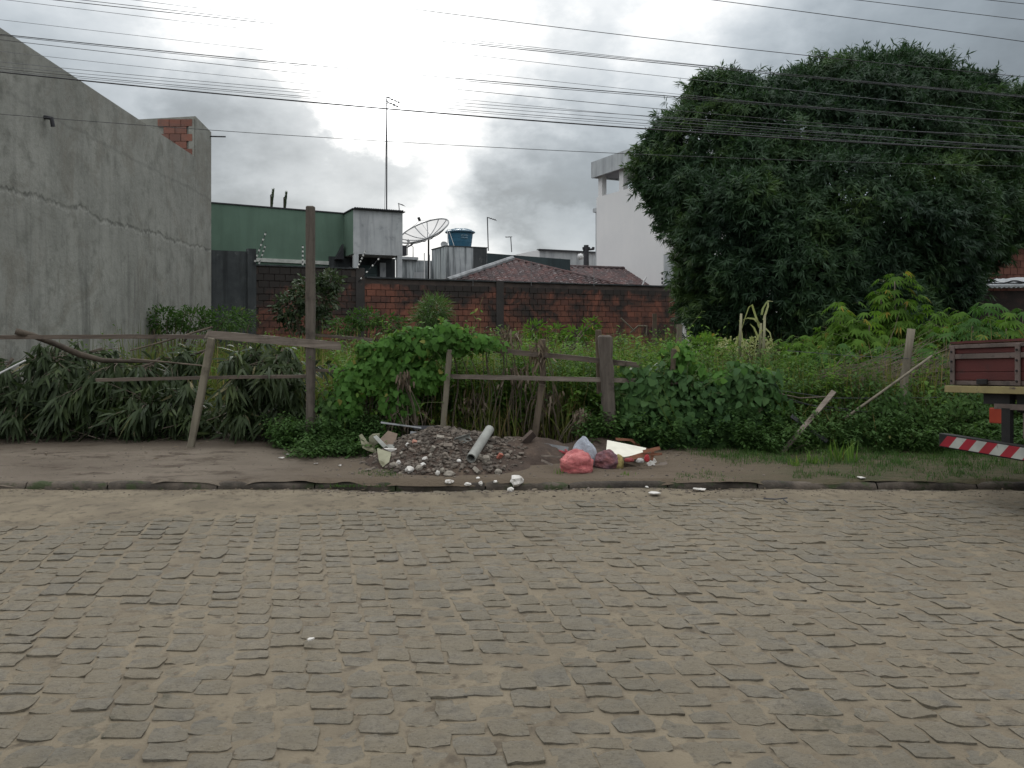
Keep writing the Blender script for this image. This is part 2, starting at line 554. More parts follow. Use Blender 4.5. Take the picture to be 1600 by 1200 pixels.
# cobbles: wandering columns, stones of uneven length
stones = []
dcol = np.array([-.30, 1.0])
def col_x(c, y):        # centre line of column c at depth y
    return c * .1625 + dcol[0] * (y - 3.0) + .007 * math.sin(c * 2.1) + .03 * math.sin(y * 1.3 + c * .12) + .004 * math.sin(y * 3.1 + c)
for c in range(-47, 66):
    y = 1.75 + random.random() * .12
    while y < 7.30:
        ln = random.choice((.10, .115, .13, .14, .15, .16, .175, .20)) * (1 + (random.random() - .5) * .12)
        w = .139 + random.random() * .018
        x = col_x(c, y + ln / 2)
        if abs(x) < 1.02 * (y + .5) * .645 + .35:
            stones.append((x, y + ln / 2, w, ln - .006 - random.random() * .010, c))
        y += ln
def stone_arrays(x, y, w, ln, c):
    n = 5
    g = np.linspace(-1, 1, n)
    U, Vv = np.meshgrid(g, g)
    # superellipse rounding of the outline
    rr = .05 + .09 * random.random()
    Ux = U * (1 - rr * .5 * (np.abs(Vv) > .9) * (np.abs(U) > .9))
    Vx = Vv * (1 - rr * .5 * (np.abs(Vv) > .9) * (np.abs(U) > .9))
    jx = rng.normal(0, .038, (n, n)); jy = rng.normal(0, .05, (n, n))
    skew = (random.random() - .5) * .14
    px = (Ux + jx + skew * Vv) * w / 2
    py = (Vx + jy + (random.random() - .5) * .16 * U) * ln / 2
    a = (random.random() - .5) * .10
    X = x + px * math.cos(a) - py * math.sin(a) + dcol[0] * py * .55
    Y = y + px * math.sin(a) + py * math.cos(a)
    sx = np.clip((x + 4) / 8, 0, 1)
    top = bed_h(x, y) + (random.uniform(-.001, .004) if random.random() < .32 else random.uniform(.003, .009)) - .002 * sx
    tilt = random.choice((random.uniform(-.01, .03), random.uniform(.01, .075), random.uniform(.02, .06)))          # the near edge stands proud
    tx = random.uniform(-.035, .035)
    Z = top - tilt * py * .95 + tx * px + rng.normal(0, .0022, (n, n))
    dome = .0018 * (1 - np.maximum(np.abs(U), np.abs(Vv)) ** 3)
    Z = Z + dome
    rim = (np.abs(U) > .9) | (np.abs(Vv) > .9)
    Z = np.where(rim, Z - .0022, Z)
    V = np.stack([X, Y, Z], -1).reshape(-1, 3)
    i = np.arange(n * n).reshape(n, n)
    Q = np.stack([i[:-1, :-1], i[:-1, 1:], i[1:, 1:], i[1:, :-1]], -1).reshape(-1, 4)
    ring = list(i[0, :]) + list(i[1:, -1]) + list(i[-1, -2::-1]) + list(i[-2:0:-1, 0])
    edge = V[ring].copy(); low = V[ring].copy(); low[:, 2] -= .055
    cen = V.mean(0)
    low[:, :2] = cen[:2] + (low[:, :2] - cen[:2]) * .89
    b = len(V); m = len(ring); V = np.concatenate([V, edge, low])
    S = np.array([(b + (k + 1) % m, b + k, b + m + k, b + m + (k + 1) % m) for k in range(m)])
    return V, np.concatenate([Q, S])
stones.sort(key=lambda s: -(s[2] * s[3]) / (s[1] ** 3))
inview = [s for s in stones if abs(s[0]) < .66 * s[1] and s[1] > 2.72]
first = inview[:300]; fset = set(id(s) for s in first)
for s in first:
    V, Q = stone_arrays(*s)
    link('cobblestone', np_mesh('cobblestone', V, Q, np.full(len(V), random.random())), M_cobble, road)
sp = Soup()
for s in stones:
    if id(s) in fset: continue
    V, Q = stone_arrays(*s)
    sp.add(V, Q, np.full(len(V), random.random()))
tag(sp.build('cobblestones', M_cobble, road), kind='stuff')

# verge between kerb and fence
def verge_h(x, y):
    h = .100 + (y - 7.45) * .027 + .014 * vnoise(x, y, 1.3, 31, 3) + .007 * vnoise(x, y, 7, 5, 3)
    e = np.clip((7.435 + .035 * vnoise(x, y, 2.3, 66, 3) - y) / .05, 0, 1)
    return h - e * e * .06
grid(-9, 12, 7.395, 9.9, .045, verge_h, 'pavement', M_verge)
def lot_h(x, y):
    b = np.clip((y - 9.9) / 1.2, 0, 1)
    return (.100 + 2.45 * .027) * (1 - b) + .2 * b + .05 * vnoise(x, y, .5, 41, 3) * b + .012 * vnoise(x, y, 4, 17, 2)
grid(-13, 22, 9.84, 31, .22, lot_h, 'lot_ground', M_lot)
mb = MB()
for (a, b, c, d) in ((-60, -9, 7.44, 9.9), (12, 60, 7.44, 9.9), (-60, -13, 9.9, 60), (22, 60, 9.9, 60), (-13, 22, 31, 60)):
    mb.add([(a, c, .10), (b, c, .10), (b, d, .10), (a, d, .10)], [(0, 1, 2, 3)])
mb.add([(-60, 7.44, .1), (-9, 7.44, .1), (-9, 7.44, -.1), (-60, 7.44, -.1)], [(0, 1, 2, 3)])
tag(mb.build('terrain', M_verge), kind='structure')

kerb = thing('kerb', 'kerb', None); del kerb['label']; kerb['kind'] = 'structure'
x = -9.0; k = 0
while x < 12:
    L = random.uniform(.7, 1.1)
    n = 12
    V = []; Fq = []
    for i in range(n + 1):
        xx = x + .006 + (L - .012) * i / n
        topz = .080 + .016 * float(vnoise(xx, 0, 2.1, 51)) + .006 * float(vnoise(xx, 3, 9, 52))
        fy = 7.390 + .045 * float(vnoise(xx, 1, 2.3, 53)) + .010 * float(vnoise(xx, 5, 11, 54))
        e = .012 if i in (0, n) else 0
        V += [(xx, fy + .012, -.06), (xx, fy - .004 + .006 * random.random(), .03), (xx, fy + .008 + e, topz - .014), (xx, fy + .035 + e, topz + .001 - e * .5), (xx, fy + .15, topz + .002), (xx, fy + .15, -.06)]
    for i in range(n):
        for q in range(5):
            a = i * 6 + q
            Fq.append((a, a + 6, a + 7, a + 1))
    o = link('kerbstone', np_mesh('kerbstone', V, Fq, np.full(len(V), random.random())), M_kerb, kerb)
    x += L; k += 1

# ================================================================== BUILDINGS
M_conc = None
def concrete_wall_mat():
    m, nt, b = newmat('raw_render'); n = NT(nt)
    p = n.pos()
    f = n.ramp(n.noise(p, .55, 7, .62), .32, .7)
    c = n.mix(f, (.215, .216, .195), (.285, .284, .258))
    c = n.mix(n.ramp(n.noise(p, 2.6, 8, .7), .45, .7), c, (.165, .166, .147))
    c = n.mix(n.math('MULTIPLY', n.ramp(n.noise(p, .8, 8, .75, 1.2), .5, .62), .6), c, (.185, .175, .150))
    # soot streaks and drips
    ps = n.pos((2.2, 2.2, .22))
    st = n.ramp(n.noise(ps, 1.5, 7, .65, .5), .46, .68)
    z = n.sep(n.pos())[2]
    low = n.ramp(z, 4.6, 1.2)
    c = n.mix(n.math('MULTIPLY', n.math('MULTIPLY', st, .62), n.math('ADD', n.math('MULTIPLY', low, .7), .3)), c, (.075, .076, .070))
    # construction joint: ragged dark crack climbing slightly toward the street
    y = n.sep(n.pos())[1]
    wob = n.math('MULTIPLY', n.math('SUBTRACT', n.noise(n.pos((1, 1, .2)), 1.9, 6, .7), .5), .55)
    line = n.math('SUBTRACT', n.math('ADD', z, wob), 3.62)
    near_ = n.ramp(n.math('ABSOLUTE', line), .06, .008)
    brk = n.ramp(n.noise(p, 1.4, 4, .7), .46, .56)
    c = n.mix(n.math('MULTIPLY', n.math('MULTIPLY', near_, brk), .62), c, (.085, .086, .078))
    line2 = n.math('SUBTRACT', n.math('ADD', z, n.math('MULTIPLY', wob, .5)), 5.05)
    c = n.mix(n.math('MULTIPLY', n.ramp(n.math('ABSOLUTE', line2), .05, .01), .25), c, (.09, .09, .083))
    n.put(b.inputs['Base Color'], c); b.inputs['Roughness'].default_value = .93
    b.inputs['Specular IOR Level'].default_value = .2
    h = n.math('ADD', n.noise(p, 9, 8, .7), n.math('MULTIPLY', near_, -.6))
    n.bump(b, h, .55, .03)
    return m
M_raw = concrete_wall_mat()
M_plast = surf('grey_plaster', (.42, .43, .44), (.34, .355, .365), 2.0, (.25, .26, .27), 4, (.56, .74), streak=(.16, .17, .18), streak_amt=.5, bump=.3, var=.05)
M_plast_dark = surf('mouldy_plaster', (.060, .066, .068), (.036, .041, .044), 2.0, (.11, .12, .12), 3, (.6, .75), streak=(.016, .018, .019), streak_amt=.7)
M_tank_plast = surf('stained_plaster', (.40, .43, .44), (.31, .335, .35), 2.0, streak=(.055, .065, .07), streak_amt=.95, streak_scale=1.25)
M_green = surf('green_paint', (.105, .168, .128), (.092, .148, .112), 1.2, streak=(.07, .11, .085), streak_amt=.35, bump=.15)
M_green_dark = surf('green_paint_shaded_side', (.105, .168, .128), (.085, .14, .105), 1.2, bump=.15)
M_white = surf('white_paint', (.66, .65, .645), (.62, .615, .615), .8, streak=(.6, .6, .6), streak_amt=.25, bump=.08)
M_parapet = surf('weathered_white', (.42, .44, .45), (.34, .36, .375), 1.5, streak=(.2, .21, .22), streak_amt=.6)
M_soffit = surf('grey_slab', (.22, .22, .24), (.17, .17, .19), 2)
M_trim = surf('pale_trim', (.46, .47, .44), (.34, .36, .33), 8)
M_glassdark = surf('dark_opening', (.018, .022, .022), (.012, .014, .014), 2, rough=.4)
M_metal = surf('grey_metal', (.24, .245, .25), (.17, .175, .18), 8, rough=.5, metal=.6, bump=.1)
M_dmetal = surf('dark_metal', (.05, .05, .055), (.035, .035, .04), 8, rough=.55, metal=.4, bump=.1)
M_wmetal = surf('white_pipe', (.6, .6, .6), (.5, .5, .5), 8, rough=.5, bump=.05)
M_cable = surf('black_cable', (.03, .03, .033), (.022, .022, .025), 3, rough=.6, bump=0)
M_cable2 = surf('bare_cable', (.10, .105, .115), (.075, .08, .09), 3, rough=.5, bump=0)

def brickmat(name, c1, c2, c3, mold, lo, hi, top=None):
    m, nt, b = newmat(name); n = NT(nt)
    r = n.objrand(); v = n.attr('var')
    rv = n.math('FRACT', n.math('ADD', r, v))
    c = n.mix(n.ramp(rv, .0, .6), c1, c2)
    c = n.mix(n.ramp(rv, .6, 1), c, c3)
    p = n.pos()
    c = n.mix(n.math('MULTIPLY', n.ramp(n.noise(p, 14, 5, .7), .4, .7), .45), c, tuple(x * .55 for x in c1))
    a = n.noise(p, 1.1, 6, .65, .6)
    if top is not None:
        z = n.sep(p)[2]
        a = n.math('ADD', a, n.ramp(z, top - .62, top + .05, 0, .24))
    c = n.mix(n.ramp(a, lo, hi), c, mold)
    n.put(b.inputs['Base Color'], c); b.inputs['Roughness'].default_value = .92
    b.inputs['Specular IOR Level'].default_value = .2
    n.bump(b, n.noise(p, 40, 5, .7), .5, .006)
    return m
M_brick = brickmat('mouldy_brick', (.195, .080, .056), (.150, .067, .048), (.11, .053, .043), (.034, .030, .028), .40, .62, 3.15)
M_brick2 = brickmat('clean_brick', (.23, .105, .078), (.20, .09, .068), (.15, .07, .055), (.12, .085, .075), .52, .75)
M_mortar = surf('old_mortar', (.075, .058, .050), (.045, .037, .034), 3, (.10, .09, .08), 5, (.6, .72))

U = Vector((.9, .436, 0)).normalized()      # the far blocks' street direction
Wd = Vector((-.436, .9, 0)).normalized()    # and depth direction

def ix(o, d, px):
    """length along ray o + t d at which the image column px is met"""
    k = (px - 800) / F
    return (k * o.y - o.x) / (d.x - k * d.y)

def vbox(mb, o, u, lu, w, lw, z0, z1, var=None):
    o = Vector((o.x, o.y, z0))
    return mb.obox(o, Vector(u) * lu, Vector(w) * lw, (0, 0, z1 - z0), var)

# ---- tall grey concrete building at the left
t = thing('concrete_building', 'tall unpainted grey concrete building with a long blank side wall and a ragged dark crack', 'building', (-9, 15, 0))
Lx = lambda y: -7.58 - .0645 * (y - 11.75)
def lw(y, z, off=0): return (Lx(y) + off, y, z)
mb = MB()
ys = [9.75, 12, 14, 16, 18, 20.4]
mb.hexa([(-15, 9.75, -.3), lw(9.75, -.3), lw(20.4, -.3), (-15, 20.4, -.3), (-15, 9.75, 5.93), lw(9.75, 5.98), lw(20.4, 5.94), (-15, 20.4, 5.93)])
mb.build('wall', M_raw, t)
mb = MB()
mb.hexa([(-15, 20.41, -.3), lw(20.41, -.3, -.002), lw(21.7, -.3, -.002), (-15, 21.7, -.3), (-15, 20.41, 6.6), lw(20.41, 6.99, -.002), lw(21.7, 6.9, -.002), (-15, 21.7, 6.6)])
tw = mb.build('stair_tower', M_raw, t)
# brick infill panel high on the tower front
b0 = P(257, 240, 20.36)
bm_ = MB(); bm_.cbox((0, 0, 0), (.285, .05, .178))
bme = bm_.mesh('tower_brick')
bme.materials.append(M_brick2)
for r_ in range(6):
    z = 5.86 + r_ * .19
    for c_ in range(3):
        x = -8.88 + c_ * .30 - (.15 if r_ % 2 else 0) + .08
        if x > -8.28 or x < -9.05: continue
        o = link('brick', bme, None, tw); o.location = (x, 20.39, z)
mb = MB(); mb.obox((-8.30, 20.37, 5.9), (.135, 0, 0), (0, .05, 0), (0, 0, 1.02)); mb.build('concrete_pillar', M_raw, tw)
mb = MB(); mb.tube([lw(13.0, 4.98, .0), (Lx(13.0) + .12, 13.0, 4.96), (Lx(13) + .13, 13.02, 4.83)], .035, 8); mb.build('drain_stub', M_dmetal, t)
mb = MB(); mb.tube([(Lx(21.6) - .02, 21.6, 6.76), (Lx(21.6) + .42, 21.6, 6.75)], .02, 6); mb.build('cable_bracket', M_dmetal, t)

# ---- dark rendered wall joining it to the brick wall
w0 = Vector((-8.35, 21.9, 0)); 
t = thing('rendered_wall', 'short black-stained rendered wall between the tall grey building and the brick wall', 'wall', tuple(w0))
L1 = ix(w0, U, 386)
mb = MB(); vbox(mb, w0, U, L1, Wd, .15, 0, 3.70); mb.build('wall', M_plast_dark, t)
mb = MB(); vbox(mb, w0 + U * (L1 + .003) - Wd * .06, U, .24, Wd, .26, 0, 3.78); mb.build('pillar', M_plast_dark, t)

# ---- long brick boundary wall
b0 = Vector((-7.31, 22.38, 0))
bw = thing('brick_wall', 'long low boundary wall of red hollow bricks, blackened with mould, at the back of the lot', 'wall', tuple(b0))
Ls = ix(b0, U, 560); Lt = 15.0
mb = MB()
vbox(mb, b0 + Wd * .03, U, Ls, Wd, .13, 0, 3.30); vbox(mb, b0 + Wd * .03 + U * (Ls + .002), U, Lt - Ls, Wd, .13, 0, 3.04)
mb.build('mortar_core', M_mortar, bw)
cells = []
bh, bl = .185, .285
for r_ in range(17):
    z = .05 + r_ * .19
    s = (.15 if r_ % 2 else 0)
    c_ = 0
    while True:
        a = s + c_ * .297 - .14
        c_ += 1
        if a > Lt - .3: break
        if a < 0: continue
        top = 3.28 if a + bl < Ls else 3.06
        if z + bh > top: continue
        pt = b0 + U * a
        pix = 800 + F * pt.x / pt.y
        vis = 0 if (z < 1.52 or pix > 1050) else 1
        cells.append((-(vis * 100) + pt.y, a, z))
cells.sort()
ang = math.atan2(U.y, U.x)
bm_ = MB(); bm_.obox((0, 0, 0), (bl, 0, 0), (0, .04, 0), (0, 0, bh - .008)); bme = bm_.mesh('brick'); bme.materials.append(M_brick)
rest = MB()
for k, (_, a, z) in enumerate(cells):
    off = random.uniform(-.007, .007)
    pt = b0 + U * a + Wd * (-.006 + off)
    if k < 300:
        o = bpy.data.objects.new('brick', bme); COL.objects.link(o); o.parent = bw; o.matrix_parent_inverse = parent_inv(bw)
        o.location = (pt.x, pt.y, z); o.rotation_euler = (random.uniform(-.01, .01), 0, ang + random.uniform(-.012, .012))
        o.scale = (random.uniform(.95, 1), 1, random.uniform(.93, 1))
    else:
        rest.obox((pt.x, pt.y, z), U * bl, Wd * .04, (0, 0, bh - .008))
tag(rest.build('bricks', M_brick, bw), kind='stuff')
M_pil = surf('sooty_pillar', (.048, .044, .042), (.032, .030, .029), 2, (.085, .06, .05), 3, (.55, .72))
for px in (556, 775):
    a = ix(b0, U, px)
    mb = MB(); vbox(mb, b0 + U * a - Wd * .04, U, .26, Wd, .19, 0, 3.34 if px < 560 else 3.08); mb.build('pillar', M_pil, bw)
mb = MB()
for (a0, a1, z) in ((0, Ls - .05, 3.305), (Ls + .25, Lt, 3.045)):
    nseg = 26
    for i in range(nseg):
        q0 = a0 + (a1 - a0) * i / nseg; q1 = a0 + (a1 - a0) * (i + 1) / nseg
        vbox(mb, b0 + U * q0 - Wd * (.02 + .01 * random.random()), U, q1 - q0 - .004, Wd, .19, z, z + .03 + .02 * random.random())
mb.build('coping', M_plast_dark, bw)

# ---- green building
g0 = Vector((-9.6, 23.76, 0)); gl = (Vector((-5.5, 25.74, 0)) - g0).length + .22
gb = thing('green_building', 'long dark green painted building with a flat top behind the brick wall', 'building', tuple(g0))
gU = (Vector((-5.5, 25.74, 0)) - g0).normalized()
mb = MB(); mb.hexa([g0, g0 + gU * gl, g0 + gU * gl + Wd * 6, g0 + Wd * 6] + [p + Vector((0, 0, z)) for p, z in ((g0, 5.33), (g0 + gU * gl, 5.25), (g0 + gU * gl + Wd * 6, 5.25), (g0 + Wd * 6, 5.33))])
mb.build('wall', M_green, gb)
mb = MB()
mb.hexa([g0 - Wd * .05 + Vector((0, 0, 3.62)), g0 - Wd * .05 + gU * (gl - .1) + Vector((0, 0, 3.58)), g0 - Wd * .002 + gU * (gl - .1) + Vector((0, 0, 3.58)), g0 - Wd * .002 + Vector((0, 0, 3.62)),
         g0 - Wd * .05 + Vector((0, 0, 3.74)), g0 - Wd * .05 + gU * (gl - .1) + Vector((0, 0, 3.69)), g0 - Wd * .002 + gU * (gl - .1) + Vector((0, 0, 3.69)), g0 - Wd * .002 + Vector((0, 0, 3.74))])
mb.build('trim_band', M_trim, gb)
mb = MB(); mb.hexa([g0 + gU * 0 - Wd * .03 + Vector((0, 0, 5.335)), g0 + gU * gl - Wd * .03 + Vector((0, 0, 5.255)), g0 + gU * gl + Wd * .2 + Vector((0, 0, 5.255)), g0 + Wd * .2 + Vector((0, 0, 5.335)),
                    g0 - Wd * .03 + Vector((0, 0, 5.37)), g0 + gU * gl - Wd * .03 + Vector((0, 0, 5.29)), g0 + gU * gl + Wd * .2 + Vector((0, 0, 5.29)), g0 + Wd * .2 + Vector((0, 0, 5.37))])
mb.build('coping', M_dmetal, gb)
mb = MB(); a = ix(g0, gU, 521); q = g0 + gU * a
mb.prism([q + Vector((0, 0, 3.75)), q + gU * .26 + Vector((0, 0, 4.25)), q + gU * .26 + Vector((0, 0, 3.75))], -Wd * .3)
mb.build('awning', M_dmetal, gb)

# ---- projecting grey room on pillars
c0 = Vector((-4.94, 24.7, 0))
gr = thing('raised_room', 'pale grey streaked box room raised on pillars beside the green wall', 'building', tuple(c0))
rl = ix(c0, U, 629)
mb = MB(); vbox(mb, c0, U, rl, Wd, 1.22, 3.86, 5.24); mb.build('wall', M_plast, gr)
mb = MB(); vbox(mb, c0 - U * .004 + Wd * .004, U, .003, Wd, 1.21, 3.862, 5.236); mb.build('side_wall', M_green, gr)
mb = MB(); mb.obox(c0 - U * .05 - Wd * .07 + Vector((0, 0, 5.245)), U * (rl + .12), Wd * 1.4, (0, 0, .03))
for i in range(22):
    mb.cbox(c0 + U * (i + .5) * rl / 22 - Wd * .07 + Vector((0, 0, 5.285)), (.045, .12, .03), Matrix.Rotation(ang, 3, 'Z'))
mb.build('roof', M_dmetal, gr)
mb = MB(); vbox(mb, c0 + U * .02, U, .15, Wd, .16, 2.5, 3.857); mb.build('pillar', M_parapet, gr)
mb = MB(); vbox(mb, c0 + U * (rl - .17), U, .16, Wd, .16, 2.5, 3.857); mb.build('pillar', M_plast, gr)
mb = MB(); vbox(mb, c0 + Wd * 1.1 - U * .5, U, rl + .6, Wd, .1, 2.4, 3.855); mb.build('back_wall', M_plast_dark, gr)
mb = MB(); vbox(mb, c0 + Wd * 1.0 + U * .5, U, .55, Wd, .05, 2.6, 3.6); d = mb.build('door', surf('dull_door', (.06, .085, .085), (.045, .065, .065), 4), gr)
for k in range(4):
    mb = MB(); vbox(mb, c0 + Wd * .985 + U * .53, U, .49, Wd, .013, 2.75 + k * .2, 2.92 + k * .2); mb.build('door_panel', surf('door_slat', (.08, .11, .11), (.06, .085, .085), 4) if k == 0 else bpy.data.materials['door_slat'], d)
mb = MB(); vbox(mb, c0 + Wd * 1.0 + U * 1.15, U, .2, Wd, .05, 2.6, 3.7); mb.build('plaster_panel', M_plast, gr)

# ---- low grey wall
p0 = P(622, 500, 29.4); p0.z = 0
t = thing('garden_wall', 'low stained grey wall under the big dish, between the raised room and the tank block', 'wall', tuple(p0))
ll = ix(p0, U, 676)
mb = MB(); vbox(mb, p0, U, ll, Wd, .15, 0, 4.1); mb.build('wall', M_tank_plast, t)
mb = MB(); vbox(mb, p0 - Wd * .12, U, ll * .55, Wd, .5, 4.103, 4.2); mb.build('coping', M_parapet, t)
mb = MB(); vbox(mb, p0 + U * ll * .45 - Wd * .02, U, ll * .33, Wd, .017, 2.9, 3.65); mb.build('patch', M_parapet, t)

# ---- tank block and dark wall
k0 = Vector((-2.118, 25.5, 0)) * 1.12
kz = 4.50
kb = thing('tank_block', 'pale plaster block with black rain streaks carrying the blue water tank', 'building', tuple(k0))
kl = ix(k0, U, 761)
mb = MB(); vbox(mb, k0, U, kl, Wd, 1.5, 0, 4.50); mb.build('wall', M_tank_plast, kb)
mb = MB(); vbox(mb, k0 + U * 1.06 - Wd * .003, U, kl - 1.07, Wd, .002, 2.5, 4.50); mb.build('damp_panel', M_plast_dark, kb)
mb = MB(); vbox(mb, k0 - U * .02 - Wd * .02, U, kl + .04, Wd, 1.54, 4.503, 4.535); mb.build('coping', M_plast_dark, kb)
d0 = k0 + U * (kl + .01)
t = thing('dark_parapet_wall', 'long dark grey-green parapet wall right of the blue tank', 'wall', tuple(d0))
dl = ix(d0, U, 891)
mb = MB(); mb.hexa([d0, d0 + U * dl, d0 + U * dl + Wd * .2, d0 + Wd * .2] + [d0 + Vector((0, 0, 4.32)), d0 + U * dl + Vector((0, 0, 4.22)), d0 + U * dl + Wd * .2 + Vector((0, 0, 4.22)), d0 + Wd * .2 + Vector((0, 0, 4.32))])
mb.build('wall', surf('dark_green_render', (.040, .058, .060), (.030, .043, .047), 2, streak=(.018, .024, .026), streak_amt=.6), t)

# ---- water tank
tc_ = P(719, 386, 29.5)
KS = 1.12
TZ = 4.54
def tz(z): return TZ + (z - 4.22) * KS
t = thing('water_tank', 'blue plastic water tank with a ribbed lid on the plaster block', 'water tank', (tc_.x, tc_.y, TZ))
M_blue = surf('blue_plastic', (.035, .125, .20), (.028, .10, .165), 3, rough=.45, bump=.05, streak=(.06, .13, .18), streak_amt=.3)
mb = MB(); mb.lathe((tc_.x, tc_.y, TZ), [(r * KS, h * KS) for r, h in [(.0, 0), (.365, 0), (.385, .16), (.39, .165), (.40, .30), (.405, .305), (.425, .47), (.46, .475), (.465, .505), (.43, .51)]], 32)
mb.build('body', M_blue, t, smooth=False)
mb = MB(); mb.lathe((tc_.x, tc_.y, tz(4.735)), [(r * KS, h * KS) for r, h in [(.47, -.03), (.50, -.02), (.50, .01), (.44, .035), (.25, .085), (.12, .10), (0, .105)]], 16); mb.build('lid', surf('blue_lid', (.075, .145, .19), (.05, .10, .15), 3, rough=.4), t)
for k in range(8):
    a_ = k * math.pi / 4 + .2
    mb = MB(); mb.tube([Vector((tc_.x + math.cos(a_) * .05 * KS, tc_.y + math.sin(a_) * .05 * KS, tz(4.85))), Vector((tc_.x + math.cos(a_) * .26 * KS, tc_.y + math.sin(a_) * .26 * KS, tz(4.83))), Vector((tc_.x + math.cos(a_) * .475 * KS, tc_.y + math.sin(a_) * .475 * KS, tz(4.765)))], .016, 5); mb.build('lid_rib', surf('pale_rib', (.25, .33, .38), (.2, .28, .33), 3) if k == 0 else bpy.data.materials['pale_rib'], t)
mb = MB(); mb.tube([P(702, 362, 28.95), P(711, 388, 28.9)], .011, 6); mb.build('strap', M_wmetal, t)
mb = MB(); mb.tube([P(699.5, 358, 29.0), P(699.5, 388, 28.9)], .012, 6); mb.build('strap', M_wmetal, t)
# two short rows of pale print on its side (too small to read)
for row, (za, h_) in enumerate(((4.575, .05), (4.50, .05))):
    mb = MB()
    for k in range(7):
        aa = -math.pi / 2 + .12 + k * .085 + row * .01
        rr = (.414 + (za - 4.5) * .13) * KS
        ra = aa + .06
        pa = Vector((tc_.x + math.cos(aa) * rr, tc_.y + math.sin(aa) * rr, tz(za))); pb = Vector((tc_.x + math.cos(ra) * rr, tc_.y + math.sin(ra) * rr, tz(za)))
        out = Vector((math.cos(aa), math.sin(aa), 0)) * .010
        bars = [(0, .3), (.7, 1)] if k % 3 else [(.35, .65)]
        for (u0, u1) in bars:
            mb.obox(pa.lerp(pb, u0), pa.lerp(pb, u1) - pa.lerp(pb, u0), out, (0, 0, h_))
        mb.obox(pa, pb - pa, out, (0, 0, h_ * .25))
    tag(mb.build('lettering', surf('print_pale', (.30, .42, .50), (.26, .38, .46), 4, bump=0), t), kind='stuff')

# ---- dishes
M_meshdish, _nt, _b = newmat('dish_mesh')
_n = NT(_nt)
_tr = _n.node('ShaderNodeBsdfTransparent'); _mx = _n.node('ShaderNodeMixShader')
_mx.inputs[0].default_value = .42
_b.inputs['Base Color'].default_value = (.26, .26, .27, 1); _b.inputs['Roughness'].default_value = .6
_nt.links.new(_tr.outputs[0], _mx.inputs[1]); _nt.links.new(_b.outputs[0], _mx.inputs[2]); _nt.links.new(_mx.outputs[0], _n.N['Material Output'].inputs[0])

def dish(name, label, c, nrm, rad, depth, matd, ribs=12, rimr=.015, feed=True, polebase=None, group=None, pole_r=.03):
    c = Vector(c); z = Vector(nrm).normalized()
    x = z.cross(Vector((0, 0, 1))).normalized(); y = z.cross(x)
    base = polebase if polebase is not None else c
    t = thing(name, label, 'satellite dish', tuple(base))
    prof = [(rad * i / 8, depth * (i / 8) ** 2) for i in range(0, 9)]
    mb = MB(); mb.lathe(c, prof, 36, z)
    mb.build('reflector', matd, t, smooth=True)
    if rimr:
        ring = [c + z * depth + x * math.cos(a) * rad + y * math.sin(a) * rad for a in np.linspace(0, 2 * math.pi, 49)]
        mb = MB(); mb.tube(ring, rimr, 6, cap=False); mb.build('rim', M_metal, t, smooth=True)
        for k in range(ribs):
            a = 2 * math.pi * k / ribs
            mb = MB(); mb.tube([c - z * .012 + z * depth * (i / 8) ** 2 + (x * math.cos(a) + y * math.sin(a)) * rad * i / 8 for i in range(9)], rimr * .75, 5)
            mb.build('rib', M_metal, t, smooth=True)
    if feed:
        mb = MB(); fp = c + z * (depth + rad * .42)
        mb.tube([fp, fp + z * .12], .045, 8); mb.build('feed_horn', M_dmetal, t)
        for a in (0.4, 2.5, 4.6):
            mb = MB(); mb.tube([c + z * depth + (x * math.cos(a) + y * math.sin(a)) * rad, fp], .006, 5); mb.build('strut', M_metal, t)
    if polebase is not None:
        mb = MB(); mb.tube([base, Vector((base.x, base.y, c.z - .02)), c], pole_r, 8); mb.build('pole', M_dmetal, t, smooth=True)
    return t
c_ = P(667, 372, 26.0)
dish('satellite_dish', 'big wire mesh satellite dish tilted to the sky beside the blue tank', c_, (-.30, -.42, .80), .86, .27, M_meshdish, 12, .023, True, Vector((c_.x + .05, c_.y + .05, 2.6)))
M_sdish = surf('old_dish', (.22, .22, .23), (.15, .15, .16), 5, rough=.5)
c_ = P(643, 384, 29.8); dish('satellite_dish', 'small dark solid satellite dish seen edge-on beneath the big mesh dish', c_, (-.55, -.1, .8), .24, .05, M_sdish, 0, 0, True, Vector((c_.x + .04, c_.y + .15, 3.9)), pole_r=.015)
c_ = P(694, 383, 29.8); dish('satellite_dish', 'tiny pale solid satellite dish peeping out left of the blue tank', c_, (.25, -.8, .35), .14, .03, surf('pale_dish', (.5, .5, .5), (.4, .4, .4), 5), 0, 0, False, Vector((c_.x, c_.y + .1, 3.9)), pole_r=.012)
t = thing('roof_motor', 'dark machine casing on the wall under the left end of the big dish', 'machine', tuple(P(632, 399, 29.6)))
mb = MB(); q = P(628, 399, 29.6); mb.obox(q, U * .2, Wd * .3, (0, 0, .38)); mb.build('casing', M_dmetal, t, bevel=.01)
mb = MB(); mb.tube([P(637, 399, 29.5), P(637, 381, 29.5)], .015, 6); mb.tube([P(634, 383, 29.5), P(639, 382, 29.5)], .02, 6); mb.build('pipe', M_metal, t)

